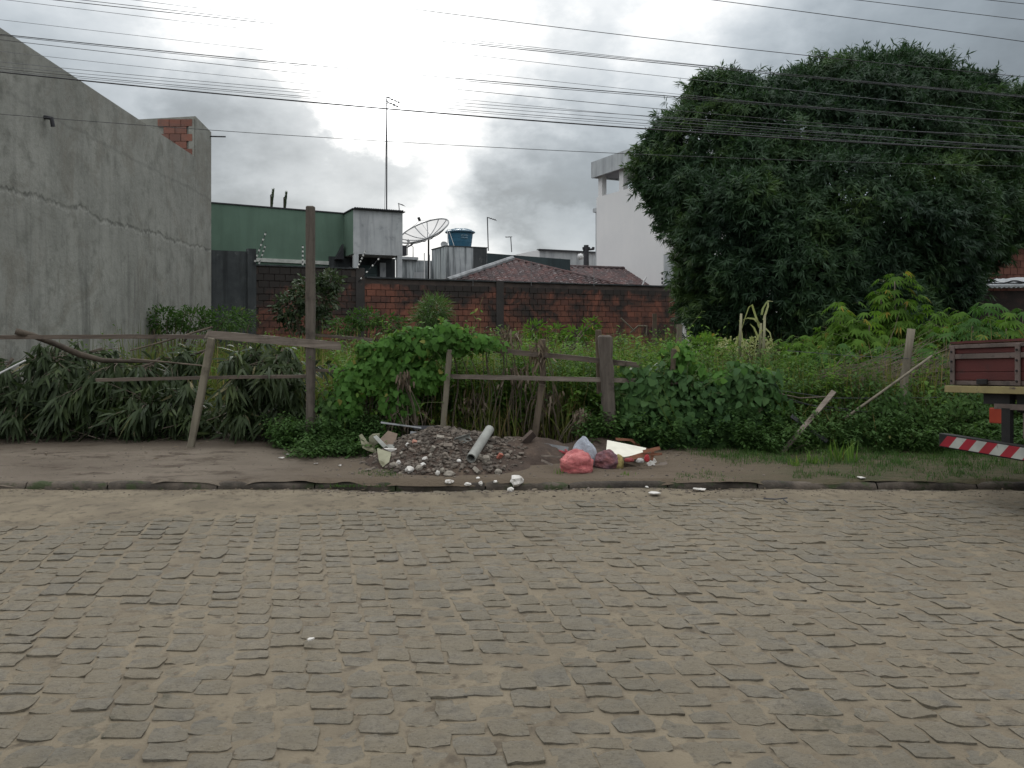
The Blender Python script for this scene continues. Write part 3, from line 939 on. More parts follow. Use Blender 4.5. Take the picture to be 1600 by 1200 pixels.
# white pipes over the brick wall
for (px, y0, y1, lab) in ((663, 395, 436, 'left one of two thin white pipes standing before the low grey wall'), (671.5, 398, 436, 'right one of two thin white pipes standing before the low grey wall')):
    t = thing('standing_pipe', lab, 'pipe', tuple(P(px, y1, 25.4)), 'white pipes in front of the low grey wall')
    mb = MB(); mb.tube([P(px, 445, 25.4), P(px, y0, 25.4)], .016, 6); mb.build('tube', M_wmetal, t)
for (px, y0) in ((830, 408), (928, 418), (739, 432)):
    t = thing('thin_rod', {830: 'thin grey rod rising in front of the nearer tiled roof', 928: 'thin grey rod rising in front of the farther tiled roof', 739: 'short thin grey rod at the left slope of the nearer tiled roof'}[px], 'rod', tuple(P(px, 446, 25.4)), 'thin rods along the brick wall')
    Yq = 25.3 if px < 800 else (26.2 if px < 900 else 27.2)
    mb = MB(); mb.tube([P(px, 447, Yq), P(px, y0, Yq)], .010, 5); mb.build('rod', M_metal, t)

# ---- tiled roofs
def tilemat():
    m, nt, b = newmat('roof_tile'); n = NT(nt)
    p = n.pos(); v = n.attr('var')
    c = n.mix(n.ramp(v, 0, 1), (.095, .046, .042), (.055, .034, .034))
    c = n.mix(n.ramp(n.noise(p, 2.2, 6, .7), .42, .65), c, (.048, .035, .036))
    c = n.mix(n.math('MULTIPLY', n.ramp(n.noise(n.pos((1, 1, 3)), 7, 4, .7), .585, .64), .8), c, (.27, .25, .25))
    n.put(b.inputs['Base Color'], c); b.inputs['Roughness'].default_value = .85
    n.bump(b, n.noise(p, 30, 4), .4, .01)
    return m
M_tile = tilemat()
def roof_face(E0, E1, T0, T1, nu, nv, parent, name='tiles'):
    """tiled slope: eave E0-E1, top edge T0-T1 (same point for a hip end)"""
    E0, E1, T0, T1 = map(lambda v: np.array(v, float), (E0, E1, T0, T1))
    e = E1 - E0; le = np.linalg.norm(e); eu = e / le
    def foot(T):
        return np.dot(T - E0, eu) / le
    u0, u1 = foot(T0), foot(T1)
    nrm = np.cross(eu, T0 - E0); nrm /= np.linalg.norm(nrm)
    if nrm[2] < 0: nrm = -nrm
    slope = (T0 - (E0 + e * u0))
    us = np.linspace(0, 1, nu * 6 + 1)
    V = []; vr = []
    for i, u in enumerate(us):
        if u < u0: vm = u / max(u0, 1e-6)
        elif u > u1: vm = (1 - u) / max(1 - u1, 1e-6)
        else: vm = 1
        wave = abs(math.sin(math.pi * (u * nu))) ** .7
        for j in range(nv * 2 + 1):
            vv = vm * j / (nv * 2)
            row = vv * nv
            stp = (row - math.floor(row))
            V.append(E0 + e * u + slope * vv + nrm * (wave * .055 + (1 - stp) * .03)); vr.append(float(rint(np.int64(math.floor(row)), np.int64(i // 6), 5)))
    nj = nv * 2 + 1
    i = np.arange(len(us) * nj).reshape(len(us), nj)
    Q = np.stack([i[:-1, :-1], i[1:, :-1], i[1:, 1:], i[:-1, 1:]], -1).reshape(-1, 4)
    o = link(name, np_mesh(name, V, Q, vr, smooth=False), M_tile, parent)
    tag(o, kind='stuff')
    return o
E0 = P(700, 441, 25.9); E1 = P(972, 454, 28.3); A = P(801, 407, 28.2)
E1.z = E0.z
t = thing('tiled_roof_house', 'low house whose hipped roof of dark red tiles peaks behind the brick wall', 'house', (E0.x, E0.y, 0))
roof_face(E0, E1, A, A, 26, 14, t)
B0 = E0 + Wd * 7
mb = MB(); mb.add([E0, A, A + Wd * 4, B0], [(0, 1, 2, 3)]); mb.add([E1, E1 + Wd * 7, A + Wd * 4, A], [(0, 1, 2, 3)]); mb.build('roof', M_tile, t)
mb = MB(); mb.tube([E0 + Vector((0, 0, .06)), A + Vector((0, 0, .07))], .10, 8, .12); mb.build('ridge', surf('ridge_mortar', (.30, .31, .32), (.16, .165, .17), 4), t)
mb = MB(); mb.tube([E1 + Vector((0, 0, .04)), A + Vector((0, 0, .06))], .05, 8, .12); mb.build('ridge', M_tile, t)
mb = MB(); vbox(mb, Vector((E0.x, E0.y, 0)) + Wd * .5 + U * .3, U, 5.2, Wd, 6, 0, E0.z - .03); mb.build('wall', M_plast, t)
R0 = P(882, 417, 31.2); R1 = P(1003, 421, 32.4); R1.z = R0.z = 3.93
F0 = P(900, 456, 28.9); F1 = P(1062, 456, 30.4); F0.z = F1.z = 2.95
F0 = F0 - U * 1.6
t = thing('tiled_roof_house', 'house with a long flat-topped red tiled roof in front of the tall white building', 'house', (F0.x, F0.y, 0))
roof_face(F0, F1, R0, R1, 24, 12, t)
mb = MB(); mb.tube([R0 + Vector((0, 0, .05)), R1 + Vector((0, 0, .05))], .07, 8, .1); mb.build('ridge', M_tile, t)
mb = MB(); mb.tube([R1 + Vector((0, 0, .05)), F1 + Vector((0, 0, .05))], .06, 8, .1); mb.build('ridge', M_tile, t)
mb = MB(); mb.add([F1, F1 + Wd * 6, R1 + Wd * .8, R1], [(0, 1, 2, 3)]); mb.add([R0, R1, F1 + Wd * 6, F0 + Wd * 6], [(0, 1, 2, 3)]); mb.build('roof', M_tile, t)
mb = MB(); vbox(mb, Vector((F0.x, F0.y, 0)) + Wd * .4 + U * .3, U, 4.0, Wd, 5, 0, 2.9); mb.build('wall', M_plast, t)
t = thing('bent_bracket', 'small white bent bracket lying on the farther tiled roof', 'bracket', tuple(P(1006, 440, 29.6)))
mb = MB(); mb.tube([P(1003, 447, 29.4), P(1008, 436, 29.4), P(1010, 433, 29.4)], .025, 6); mb.tube([P(1008, 436, 29.4), P(1005, 439, 29.4)], .03, 6); mb.build('bracket', M_wmetal, t)

# ---- tall white building
w0 = Vector((3.62, 34, 0)); wU = Vector((.436, -.9, 0)).normalized(); wW = Vector((.9, .436, 0)).normalized()
t = thing('white_building', 'tall plain white building with an open roof terrace behind the tree', 'building', tuple(w0))
wl = ix(w0, wU, 1037)
mb = MB(); vbox(mb, w0, wU, wl, wW, 6, 0, 7.16); mb.build('wall', M_white, t)
a1 = ix(w0, wU, 1000)
mb = MB(); vbox(mb, w0 + wU * a1, wU, wl - a1, wW, .2, 7.163, 8.05); mb.build('terrace_wall', M_white, t)
for px in (934.5, 967, 999):
    a = ix(w0, wU, px)
    mb = MB(); vbox(mb, w0 + wU * a + wW * .01, wU, .30, wW, .22, 7.163, 8.05); mb.build('pillar', M_white, t)
for a in (.1, wl * .5, wl - .4):
    mb = MB(); vbox(mb, w0 + wU * a + wW * 5.6, wU, .3, wW, .22, 7.163, 8.05); mb.build('pillar', M_white, t)
mb = MB(); vbox(mb, w0 - wU * .08 - wW * .10, wU, wl + .38, wW, 6.4, 8.053, 8.16); mb.build('roof_slab', M_soffit, t)
mb = MB(); vbox(mb, w0 + wU * .2 + wW * 3.2, wU, wl - .4, wW, .25, 7.95, 8.05); mb.build('roof_beam', M_soffit, t)
mb = MB()
vbox(mb, w0 - wU * .08 - wW * .22, wU, wl + .38, wW, .1, 7.98, 8.66)
vbox(mb, w0 - wU * .11 - wW * .1, wU, .1, wW, 6.3, 7.99, 8.65); vbox(mb, w0 + wU * (wl + .3) - wW * .2, wU, .1, wW, 6.4, 7.87, 8.65)
mb.build('parapet', M_parapet, t)
mb = MB(); vbox(mb, w0 - wU * .16 + wW * .05, wU, .157, wW, .4, 0, 6.55); mb.build('side_pilaster', M_parapet, t)
mb = MB(); vbox(mb, w0 - wU * .3, wU, .3, wW, .5, 6.553, 6.72); mb.build('ledge', M_parapet, t)
q = w0 + wU * (wl + .003)
mb = MB(); vbox(mb, q, wW, .9, -wU, .05, 0, 4.3); mb.build('side_annex', M_parapet, t)
mb = MB()
for z in (3.1, 3.25, 3.4, 3.6):
    mb.cbox(P(1033, 0, 29.9) * 0 + Vector((P(1033, 500, 29.9).x, 29.7, z)), (.05, .05, .09))
tag(mb.build('cable_clamps', M_dmetal, t), kind='stuff')

# ---- white house with a shallow gable, utility pole
h0 = P(843, 500, 38); h0.z = 0
t = thing('distant_house', 'distant white house with a shallow gable and stained grey side wall', 'house', tuple(h0))
hl = ix(h0, U, 932)
mb = MB(); vbox(mb, h0, U, hl, Wd, 5, 0, 5.28); mb.build('wall', M_plast, t)
hv = Vector((-.95, .31, 0)).normalized(); l2 = ix(h0, hv, 792)
mb = MB(); pz = [h0, h0 + hv * l2, h0 + hv * l2 + Wd * .3, h0 + Wd * .3]
mb.hexa([p.copy() for p in pz] + [pz[0] + Vector((0, 0, 5.33)), pz[1] + Vector((0, 0, 5.05)), pz[2] + Vector((0, 0, 5.05)), pz[3] + Vector((0, 0, 5.33))]); mb.build('gable_wall', M_white, t)
mb = MB(); vbox(mb, h0 - Wd * .1 - U * .05, U, hl + .1, Wd, .3, 5.283, 5.36); mb.build('coping', M_dmetal, t)
t = thing('utility_pole', 'short dark utility pole with insulators left of the white building', 'pole', tuple(P(916, 420, 36)))
mb = MB(); mb.tube([P(916, 440, 36), P(916, 383, 36)], [.14, .11], 8); mb.build('post', M_dmetal, t)
mb = MB(); mb.tube([P(911, 391, 36), P(928, 389, 36)], .05, 6); mb.build('crossarm', M_dmetal, t)
for px in (912, 920, 927):
    mb = MB(); mb.tube([P(px, 390, 35.95), P(px, 386, 35.95)], .06, 6); mb.build('insulator', M_dmetal, t)
t = thing('street_lamp', 'round white lamp on the distant house wall beside the utility pole', 'lamp', tuple(P(907, 401, 37.2)))
mb = MB(); mb.lathe(P(907, 401, 37.2), [(0, -.15), (.1, -.12), (.15, 0), (.1, .12), (0, .15)], 12); mb.build('globe', M_wmetal, t, smooth=True)
mb = MB(); mb.tube([P(907, 401, 37.4), P(907, 404, 38.3)], .03, 6); mb.build('arm', M_dmetal, t)

# ---- rooftop antennas
def antenna(lab, px, yb, yt, Y, arms, r=.02):
    t = thing('rooftop_antenna', lab, 'antenna', tuple(P(px, yb, Y)), 'thin aerials on the far roofs')
    mb = MB(); mb.tube([P(px - (.5 if yt < 200 else -1.5), yb, Y), P(px, yt, Y)], r, 6); mb.build('mast', M_dmetal, t)
    for (x1, y1, x2, y2) in arms:
        mb = MB(); mb.tube([P(x1, y1, Y), P(x2, y2, Y + .3)], r * .8, 5); mb.build('boom', M_dmetal, t)
        for q in (.3, .55, .8, 1.0):
            a = P(x1, y1, Y).lerp(P(x2, y2, Y + .3), q)
            mb = MB(); mb.tube([a - Vector((.02, .22, 0)), a + Vector((.02, .22, 0))], r * .5, 4); mb.build('element', M_dmetal, t)
antenna('very tall thin aerial mast rising above the raised grey room', 604.5, 330, 152, 26, [(603, 151, 625, 161), (603, 158, 622, 167)], .022)
mb = MB(); mb.tube([P(601, 329, 26), P(604, 170, 26)], .007, 4); o = mb.build('guy_wire', M_dmetal, bpy.data.objects['rooftop_antenna'])
antenna('small aerial just right of the raised grey room', 623, 335, 318, 27, [(622, 318, 631, 321)], .014)
antenna('aerial with a drooping boom standing right of the blue tank', 761.5, 392, 340, 30, [(761, 339.5, 775, 344)], .02)
antenna('short aerial above the shallow gable of the distant house', 798, 394, 370, 36, [(800, 370, 790, 370.5)], .02)

# ---- electric fence rods on the brick wall
M_ins = surf('porcelain', (.62, .62, .6), (.5, .5, .48), 10, rough=.4)
for (x0, y0, x1, y1, n_, Y, lab) in ((397, 412, 416, 362, 6, 22.3, 'leftmost electric fence rod with white insulators, leaning right above the dark pillar'),
                                     (404, 414, 415, 383, 5, 22.5, 'short electric fence rod beside the dark pillar, under the leftmost rod'),
                                     (473, 416, 473, 383, 5, 23.0, 'upright electric fence rod with white insulators against the green wall'),
                                     (558, 420, 571, 392, 6, 23.6, 'leaning electric fence rod with white insulators before the raised room'),
                                     (560, 440, 596, 400, 4, 23.65, 'faint electric fence rod leaning far right before the dark doorway')):
    t = thing('electric_fence_rod', lab, 'electric fence', tuple(P(x0, y0, Y)), 'rods of the electric fence on the brick wall')
    mb = MB(); mb.tube([P(x0, y0, Y), P(x1, y1, Y)], .010, 5); mb.build('rod', M_dmetal, t)
    for k in range(n_):
        u = (k + .5) / n_
        q = P(x0, y0, Y).lerp(P(x1, y1, Y), u); d = (P(x1, y1, Y) - P(x0, y0, Y)).normalized()
        mb = MB(); mb.tube([q - d * .025, q + d * .025], .025, 6); mb.build('insulator', M_ins, t)

# ---- houses far right: brick house, shed roof, dark wall
t = thing('brick_house', 'unfinished bare red brick house with a cloth in its window, right of the tree', 'house', tuple(P(1540, 440, 22)))
zt, zb = 3.82, 2.72
def XR(px, Y=22): return (px - 800) / F * Y
mb = MB(); mb.obox((XR(1541), 22.04, 0), (6, 0, 0), (0, 4, 0), (0, 0, zt - .02)); mb.build('wall', M_mortar, t)
bm_ = MB(); bm_.cbox((0, 0, 0), (.178, .05, .178)); bme = bm_.mesh('brick'); bme.materials.append(M_brick2)
for r_ in range(7):
    for c_ in range(22):
        o = bpy.data.objects.new('brick', bme); COL.objects.link(o); o.parent = t; o.matrix_parent_inverse = parent_inv(t)
        o.location = (XR(1541) + .1 + c_ * .19 + (.09 if r_ % 2 else 0), 22.02 + random.uniform(-.006, .006), zt - .13 - r_ * .19)
mb = MB(); mb.obox((XR(1535.5), 21.97, 0), (.125, 0, 0), (0, .2, 0), (0, 0, 3.72)); mb.build('pillar', M_plast, t)
mb = MB(); mb.obox((XR(1485), 21.97, 0), (.14, 0, 0), (0, .2, 0), (0, 0, 3.5)); mb.build('pillar', M_plast, t)
mb = MB(); mb.obox((XR(1470), 21.99, 0), (1.2, 0, 0), (0, .12, 0), (0, 0, 2.86)); mb.build('sill_wall', M_plast, t)
mb = MB(); mb.obox((XR(1440), 23.6, 0), (2.5, 0, 0), (0, .1, 0), (0, 0, 3.9)); mb.build('inner_wall', M_glassdark, t)
mb = MB(); mb.obox((XR(1470), 21.95, 3.48), (1.3, 0, .28), (0, .5, 0), (0, 0, .12)); mb.build('lintel', surf('rusty_lintel', (.12, .09, .08), (.07, .05, .045), 5), t)
# roof edge of orange tiles along the sloping top
for k in range(26):
    x_ = XR(1530) + k * .16
    mb = MB(); mb.tube([Vector((x_, 21.75, zt + .02 + k * .012)), Vector((x_, 22.7, zt + .2 + k * .012))], [.085, .07], 8, .05)
    mb.build('roof_tile', surf('orange_tile', (.32, .14, .085), (.24, .10, .065), 4, var=.2) if k == 0 else bpy.data.materials['orange_tile'], t)
# cloth
nx, ny = 20, 10
V = []
for j in range(ny + 1):
    for i in range(nx + 1):
        u = i / nx; v = j / ny
        x_ = XR(1474) + u * (XR(1536) - XR(1474))
        ztop = 3.40 + .05 * u; sag = .46 * (1 - u) ** .6 + .06
        V.append((x_, 21.9 + .05 * math.sin(u * 9 + v * 3) * v - .05 * v, ztop - v * sag - .03 * math.sin(u * 3.1)))
i = np.arange((nx + 1) * (ny + 1)).reshape(ny + 1, nx + 1)
Q = np.stack([i[:-1, :-1], i[:-1, 1:], i[1:, 1:], i[1:, :-1]], -1).reshape(-1, 4)
cl = link('hanging_cloth', np_mesh('hanging_cloth', V, Q), surf('pale_cloth', (.36, .37, .33), (.28, .29, .26), 3, bump=.1))
sol = cl.modifiers.new('thickness', 'SOLIDIFY'); sol.thickness = .01
tag(cl, 'pale cloth hung across the window of the bare brick house', 'cloth')

t = thing('shed_roof', 'corrugated pale metal shed roof below the bare brick house at the far right', 'shed', (XR(1520, 19.4), 19.4, 0))
V = []; nu = 150
for j in range(2):
    for i_ in range(nu + 1):
        x_ = XR(1470, 19) + i_ * 5.2 / nu
        V.append((x_, 19.0 + j * 2.8, 2.50 + j * .27 + .022 * math.sin(i_ * 1.9) + .012 * (x_ - 10)))
i = np.arange((nu + 1) * 2).reshape(2, nu + 1)
Q = np.stack([i[:-1, :-1], i[:-1, 1:], i[1:, 1:], i[1:, :-1]], -1).reshape(-1, 4)
o = link('roof', np_mesh('roof', V, Q), surf('pale_sheet_metal', (.46, .48, .49), (.34, .36, .37), 2, (.2, .18, .17), 4, (.6, .7), rough=.5, metal=.2), t)
sol = o.modifiers.new('thickness', 'SOLIDIFY'); sol.thickness = .015
mb = MB(); mb.obox((XR(1425, 19.2), 19.2, 0), (7, 0, 0), (0, .15, 0), (0, 0, 2.44)); mb.build('wall', surf('sooty_wall', (.035, .026, .023), (.020, .016, .015), 2, (.05, .03, .026), 3, (.55, .7)), t)
# crumpled sheet on that roof
V = []; nx, ny = 26, 7
for j in range(ny + 1):
    for i_ in range(nx + 1):
        u, v = i_ / nx, j / ny
        x_ = XR(1540, 20.4) + u * 2.4
        V.append((x_, 20.2 + v * .7 + .06 * math.sin(u * 14), 2.70 + .012 * (x_ - 10) + .13 * math.sin(math.pi * v) ** .7 * (.35 + u * .9) + .03 * math.sin(u * 31 + v * 7)))
i = np.arange((nx + 1) * (ny + 1)).reshape(ny + 1, nx + 1)
Q = np.stack([i[:-1, :-1], i[:-1, 1:], i[1:, 1:], i[1:, :-1]], -1).reshape(-1, 4)
o = link('plastic_sheet', np_mesh('plastic_sheet', V, Q), surf('white_sheet', (.55, .57, .58), (.45, .47, .5), 3, rough=.5))
tag(o, 'crumpled white sheet lying on the corrugated shed roof', 'plastic sheet')

# ---- cables
def cable(pts, r, mat, lab):
    pts = sorted(pts)
    xs = np.array([p[0] for p in pts], float); ys = np.array([p[1] for p in pts], float)
    deg = min(2, len(pts) - 1)
    co = np.polyfit(xs, ys, deg)
    X = np.linspace(-420, 2000, 40)
    mb = MB(); mb.tube([P(x, np.polyval(co, x), 9.25) for x in X], r, 5, cap=True)
    o = mb.build('overhead_cable', mat, None, smooth=True)
    tag(o, lab, 'cable', 'overhead cables running along the street')
C = [
 ([(0, -1), (400, 46), (800, 93), (1091, 126), (1600, 178)], .0028, M_cable2, 'thin cable leaving the top left corner of the view, just under the top bundle'),
 ([(85, 0), (400, 34), (800, 75), (1200, 116), (1600, 152)], .0045, M_cable, 'lowest strand of the upper twisted bundle over the tree'),
 ([(125, 0), (400, 30), (800, 72.5), (1200, 114), (1600, 149)], .0035, M_cable, 'middle strand of the upper twisted bundle over the tree'),
 ([(205, 0), (400, 22.5), (800, 70), (1200, 113), (1600, 151)], .003, M_cable2, 'topmost strand of the upper twisted bundle over the tree'),
 ([(555, 2), (800, 34), (1200, 80), (1600, 120)], .0040, M_cable, 'single cable between the top corner pair and the upper bundle'),
 ([(0, 31), (400, 76), (800, 120), (1070, 149), (1600, 200)], .0024, M_cable2, 'faint thin cable just above the double cable'),
 ([(0, 53), (400, 95), (600, 112.5), (800, 128), (1060, 152)], .0052, M_cable, 'upper strand of the dark double cable meeting the grey wall top'),
 ([(0, 55), (400, 97), (600, 115), (800, 132), (1060, 154)], .0032, M_cable, 'lower strand of the dark double cable meeting the grey wall top'),
 ([(0, 62), (400, 107), (600, 128), (800, 148), (1060, 173)], .0034, M_cable, 'cable right under the dark double cable'),
 ([(0, 80), (400, 123.5), (800, 162), (1030, 184)], .0024, M_cable2, 'faint cable midway between the double cable and the thick lowest cable'),
 ([(0, 96), (400, 136), (800, 164.5), (1040, 184)], .0030, M_cable2, 'fourth cable above the thick sagging cable'),
 ([(0, 103), (400, 140), (800, 170), (1000, 188)], .0028, M_cable2, 'third cable above the thick sagging cable'),
 ([(0, 107), (400, 145), (800, 176), (1000, 193)], .0032, M_cable, 'second cable above the thick sagging cable'),
 ([(0, 110), (400, 147), (800, 180), (1000, 196)], .0026, M_cable2, 'cable lying just on top of the thick sagging cable'),
 ([(0, 113), (400, 151), (800, 185), (1005, 202), (1200, 215), (1600, 236)], .0082, M_cable, 'thick black cable, the heaviest of all, crossing in front of the tree'),
 ([(0, 178), (330, 204), (620, 221), (800, 232), (1600, 260)], .0034, M_cable, 'lowest cable of all, passing the grey tower top'),
 ([(1115, 0), (1200, 11), (1600, 65)], .0042, M_cable, 'cable crossing the top right part of the sky above the tree'),
 ([(1340, 0), (1600, 31)], .0038, M_cable, 'cable in the top right corner above the tree'),
 ([(1545, 0), (1600, 6)], .0038, M_cable, 'outermost cable cutting the very top right corner'),
]
for c in C: cable(*c)
# ================================================================== VEGETATION
L_mango = leafmat('mango_leaf', (.015, .033, .021), (.029, .060, .027), (.070, .118, .034), trans=.25, rough=.6, patch=.45, pw=.6)
L_cut = leafmat('cut_leaf', (.013, .022, .009), (.024, .039, .013), (.060, .082, .028), (.17, .15, .08), .975, trans=.16, rough=.55, patch=2.2, spec=.3)
L_grass = leafmat('grass_blade', (.070, .085, .024), (.110, .135, .036), (.185, .180, .070), (.22, .165, .09), .80, trans=.4, rough=.75, patch=.9, spec=.12)
L_weed = leafmat('weed_leaf', (.050, .100, .020), (.085, .155, .030), (.140, .215, .048), (.19, .16, .06), .96, trans=.38, rough=.7, patch=.8, spec=.15)
L_low = leafmat('low_weed_leaf', (.030, .062, .018), (.045, .092, .024), (.075, .130, .035), (.15, .14, .05), .985, trans=.3, rough=.65, patch=1.2, spec=.2)
L_vine = leafmat('vine_leaf', (.045, .105, .022), (.070, .160, .032), (.110, .215, .048), (.20, .18, .05), .975, trans=.38, rough=.6, patch=1.5, spec=.2)
L_dark = leafmat('broad_leaf', (.025, .062, .020), (.040, .090, .026), (.065, .125, .038), trans=.25, rough=.55, patch=2.0, spec=.25)
L_cass = leafmat('cassava_leaf', (.044, .090, .016), (.072, .140, .022), (.130, .215, .038), (.22, .17, .035), .955, trans=.4, rough=.75, patch=.9, spec=.12)
L_cassb = leafmat('cassava_leaf_bluish', (.030, .072, .020), (.048, .105, .026), (.080, .150, .042), (.2, .17, .035), .985, trans=.35, rough=.75, patch=.9, spec=.12)
L_dry = leafmat('dry_leaf', (.075, .055, .038), (.13, .10, .072), (.22, .185, .145), trans=.15, rough=.8, patch=2)
L_shrub = leafmat('shrub_leaf', (.030, .048, .026), (.045, .068, .034), (.085, .105, .060), trans=.2, rough=.5, patch=2)
L_fern = leafmat('feather_leaf', (.035, .075, .022), (.055, .105, .028), (.09, .15, .04), trans=.3, rough=.5, patch=2)
L_corn = leafmat('corn_leaf', (.16, .19, .07), (.24, .26, .12), (.33, .33, .19), trans=.3, rough=.6, patch=3)
M_bark = surf('bark', (.075, .060, .045), (.040, .032, .025), 6, bump=.8, bdist=.02, bscale=14, stretch=(1, 1, .3))
M_twig = surf('twig_bark', (.13, .105, .08), (.07, .055, .042), 8, bump=.4)
M_stem = surf('green_stem', (.10, .12, .05), (.07, .08, .035), 6, bump=.2)

# ---- the big mango tree
TY = 18.0
mt = thing('mango_tree', 'huge dark green mango tree with a domed crown filling the right of the lot', 'tree', (7.1, TY, .15))
lobes = [  # px, py, radius px, vertical squash, depth
 (1390, 250, 158, 1.0, 18.5), (1318, 232, 138, 1.0, 18.3), (1440, 250, 118, 1.0, 18.5), (1128, 238, 106, 1.0, 18.0), (1210, 240, 112, 1.0, 17.6),
 (1175, 355, 118, 1.0, 16.8), (1300, 345, 140, .95, 16.9), (1245, 425, 112, 1.0, 16.2), (1138, 395, 84, 1.15, 17.2),
 (1400, 355, 140, 1.0, 17.3), (1492, 330, 106, .95, 18.0), (1560, 285, 80, 1.0, 18.6), (1580, 205, 42, 1.1, 19.0), (1135, 470, 74, 1.0, 17.4),
 (1330, 455, 110, .9, 16.6), (1425, 425, 82, .9, 17.2), (1225, 490, 92, .75, 17.0), (1082, 300, 66, 1.15, 18.2), (1590, 330, 60, .8, 19.0), (1176, 192, 64, .9, 18.4),
 (1096, 440, 42, 1.2, 17.7), (1650, 270, 90, 1.0, 19.5), (1340, 150, 72, .9, 18.8), (1405, 146, 70, .9, 18.8), (1470, 172, 58, .9, 18.8), (1056, 228, 48, 1.0, 18.3), (1108, 160, 34, 1.0, 18.5), (1150, 170, 52, 1, 18.3), (1030, 262, 44, 1.1, 18.2)]
LB = []
for (px, py, r, sq, Y) in lobes:
    c = P(px, py, Y); rm = r * Y / F
    LB.append((np.array(c), rm, sq))
_r = random.Random(5)
_big = list(LB)
for _i in range(150):
    _c, _rr, _s = _big[_r.randrange(len(_big))]
    if _rr < .6: continue
    _d = np.array([_r.gauss(0, 1), _r.gauss(-.5, .8), _r.gauss(.15, 1)]); _d /= np.linalg.norm(_d)
    _p = _c + _d * _rr * .93 * np.array([1, .9, _s])
    if any(np.linalg.norm(_p - c2) < r2 * .8 for c2, r2, s2 in _big): continue
    _q = _r.uniform(.28, .62)
    if _p[2] < 1.4 or HZ - (_p[2] + _q - EYE) * F / _p[1] < 84 or 800 + (_p[0] - _q) * F / _p[1] < 1004: continue
    LB.append((_p, _q, _r.uniform(.7, 1.0)))
def crown(lobes_, dens, mat, name, parent, leafL, leafW, M=10, inner=.75, seedshift=0, droopy=.45):
    sp = Soup()
    for k, (c, r, sq) in enumerate(lobes_):
        n = int(dens * 4 * math.pi * r * r)
        d = rsph(n)
        # sub-lumps on the surface make light and dark clumps
        lump = 1 + .07 * np.sin(d[:, 0] * 7 + k) * np.cos(d[:, 2] * 8 + k * 2) + .05 * np.sin(d[:, 1] * 13 + d[:, 2] * 11)
        rad = r * lump * (1 - .30 * rng.random(n) ** 2.2)
        p = c + d * rad[:, None] * np.array([1, .9, sq])
        keep = np.ones(n, bool)
        for j, (c2, r2, sq2) in enumerate(lobes_):
            if j == k: continue
            q = (p - c2) / (r2 * np.array([1, .9, sq2]))
            keep &= (np.linalg.norm(q, axis=1) > inner)
        keep &= p[:, 2] > .75
        keep &= ~((p[:, 1] > c[1] + r * .55) & (rng.random(n) < .45))
        p = p[keep]; d = d[keep]; n = len(p)
        # sprigs that stick out
        out = rng.random(n) < .14
        p = p + d * (out * rng.uniform(.05, .26, n))[:, None]
        a = norm(d * .9 + rng.normal(0, .35, (n, 3)) + np.array([0, 0, .15]))
        b = np.repeat(p, M, 0); A = np.repeat(a, M, 0)
        ld = norm(A * .55 + rsph(len(b)) * .85 + np.array([0, 0, -droopy]))
        b = b - A * rng.uniform(0, .12, (len(b), 1))
        var = np.clip(np.repeat(rng.random(n), M) * .7 + rng.random(len(b)) * .3 , 0, 1)
        leaves(sp, b, ld, A, rng.uniform(.75, 1.1, len(b)) * leafL, leafW * rng.uniform(.8, 1.2, len(b)), .12, 'quick', var)
    return sp.build(name, mat, parent)
crown(LB, 112, L_mango, 'crown', mt, .185, .031, 12)
def branch_pts(a, b, n=8, wob=.12):
    a, b = Vector(a), Vector(b); out = []
    for i in range(n + 1):
        u = i / n
        w = math.sin(math.pi * u) * wob * (b - a).length
        out.append(a.lerp(b, u) + Vector((math.sin(u * 5 + a.x) * w * .4, math.cos(u * 4 + b.x) * w * .4, w * .3)))
    return out
mb = MB(); base = Vector((7.1, TY + .2, .0))
mb.tube([base, base + Vector((.03, 0, .5)), base + Vector((-.05, 0, 1.3)), base + Vector((.05, 0, 2.2))], [.46, .36, .32, .34], 12, .06); mb.build('trunk', M_bark, mt, smooth=True)
fork = base + Vector((.03, 0, 2.0))
for (c, r, sq) in _big[:14]:
    mb = MB(); pts = branch_pts(fork, Vector(c) + Vector((0, 0, -.2)), 8, .1)
    mb.tube(pts, [.18 * (1 - .85 * i / 8) + .015 for i in range(9)], 7, .08); mb.build('limb', M_bark, mt, smooth=True)

# ---- thin conical trees behind the green wall
for (px, yt, lab) in ((424, 301, 'left one of two slender dark tree tips above the green wall'), (444.5, 305, 'right one of two slender dark tree tips above the green wall')):
    top = P(px + 3, yt, 33); b = Vector((top.x, 33, 0))
    t = thing('slender_tree', lab, 'tree', tuple(b), 'slender trees behind the green building')
    mb = MB(); mb.tube([b, Vector((top.x - .1, 33, top.z - .1)), top], [.12, .03, .01], 6); mb.build('trunk', M_bark, t)
    sp = Soup(); n = 320
    u = rng.random(n); z = top.z - u * 1.3
    a = rng.random(n) * 2 * np.pi
    bs = np.stack([top.x - .12 * u, np.full(n, 33.), z], 1)
    d = np.stack([np.cos(a) * .3, np.sin(a) * .3, np.ones(n)], 1)
    leaves(sp, bs, d, np.stack([np.cos(a), np.sin(a), np.zeros(n)], 1), .22, .04, 0, 'quick')
    sp.build('foliage', L_shrub, t)

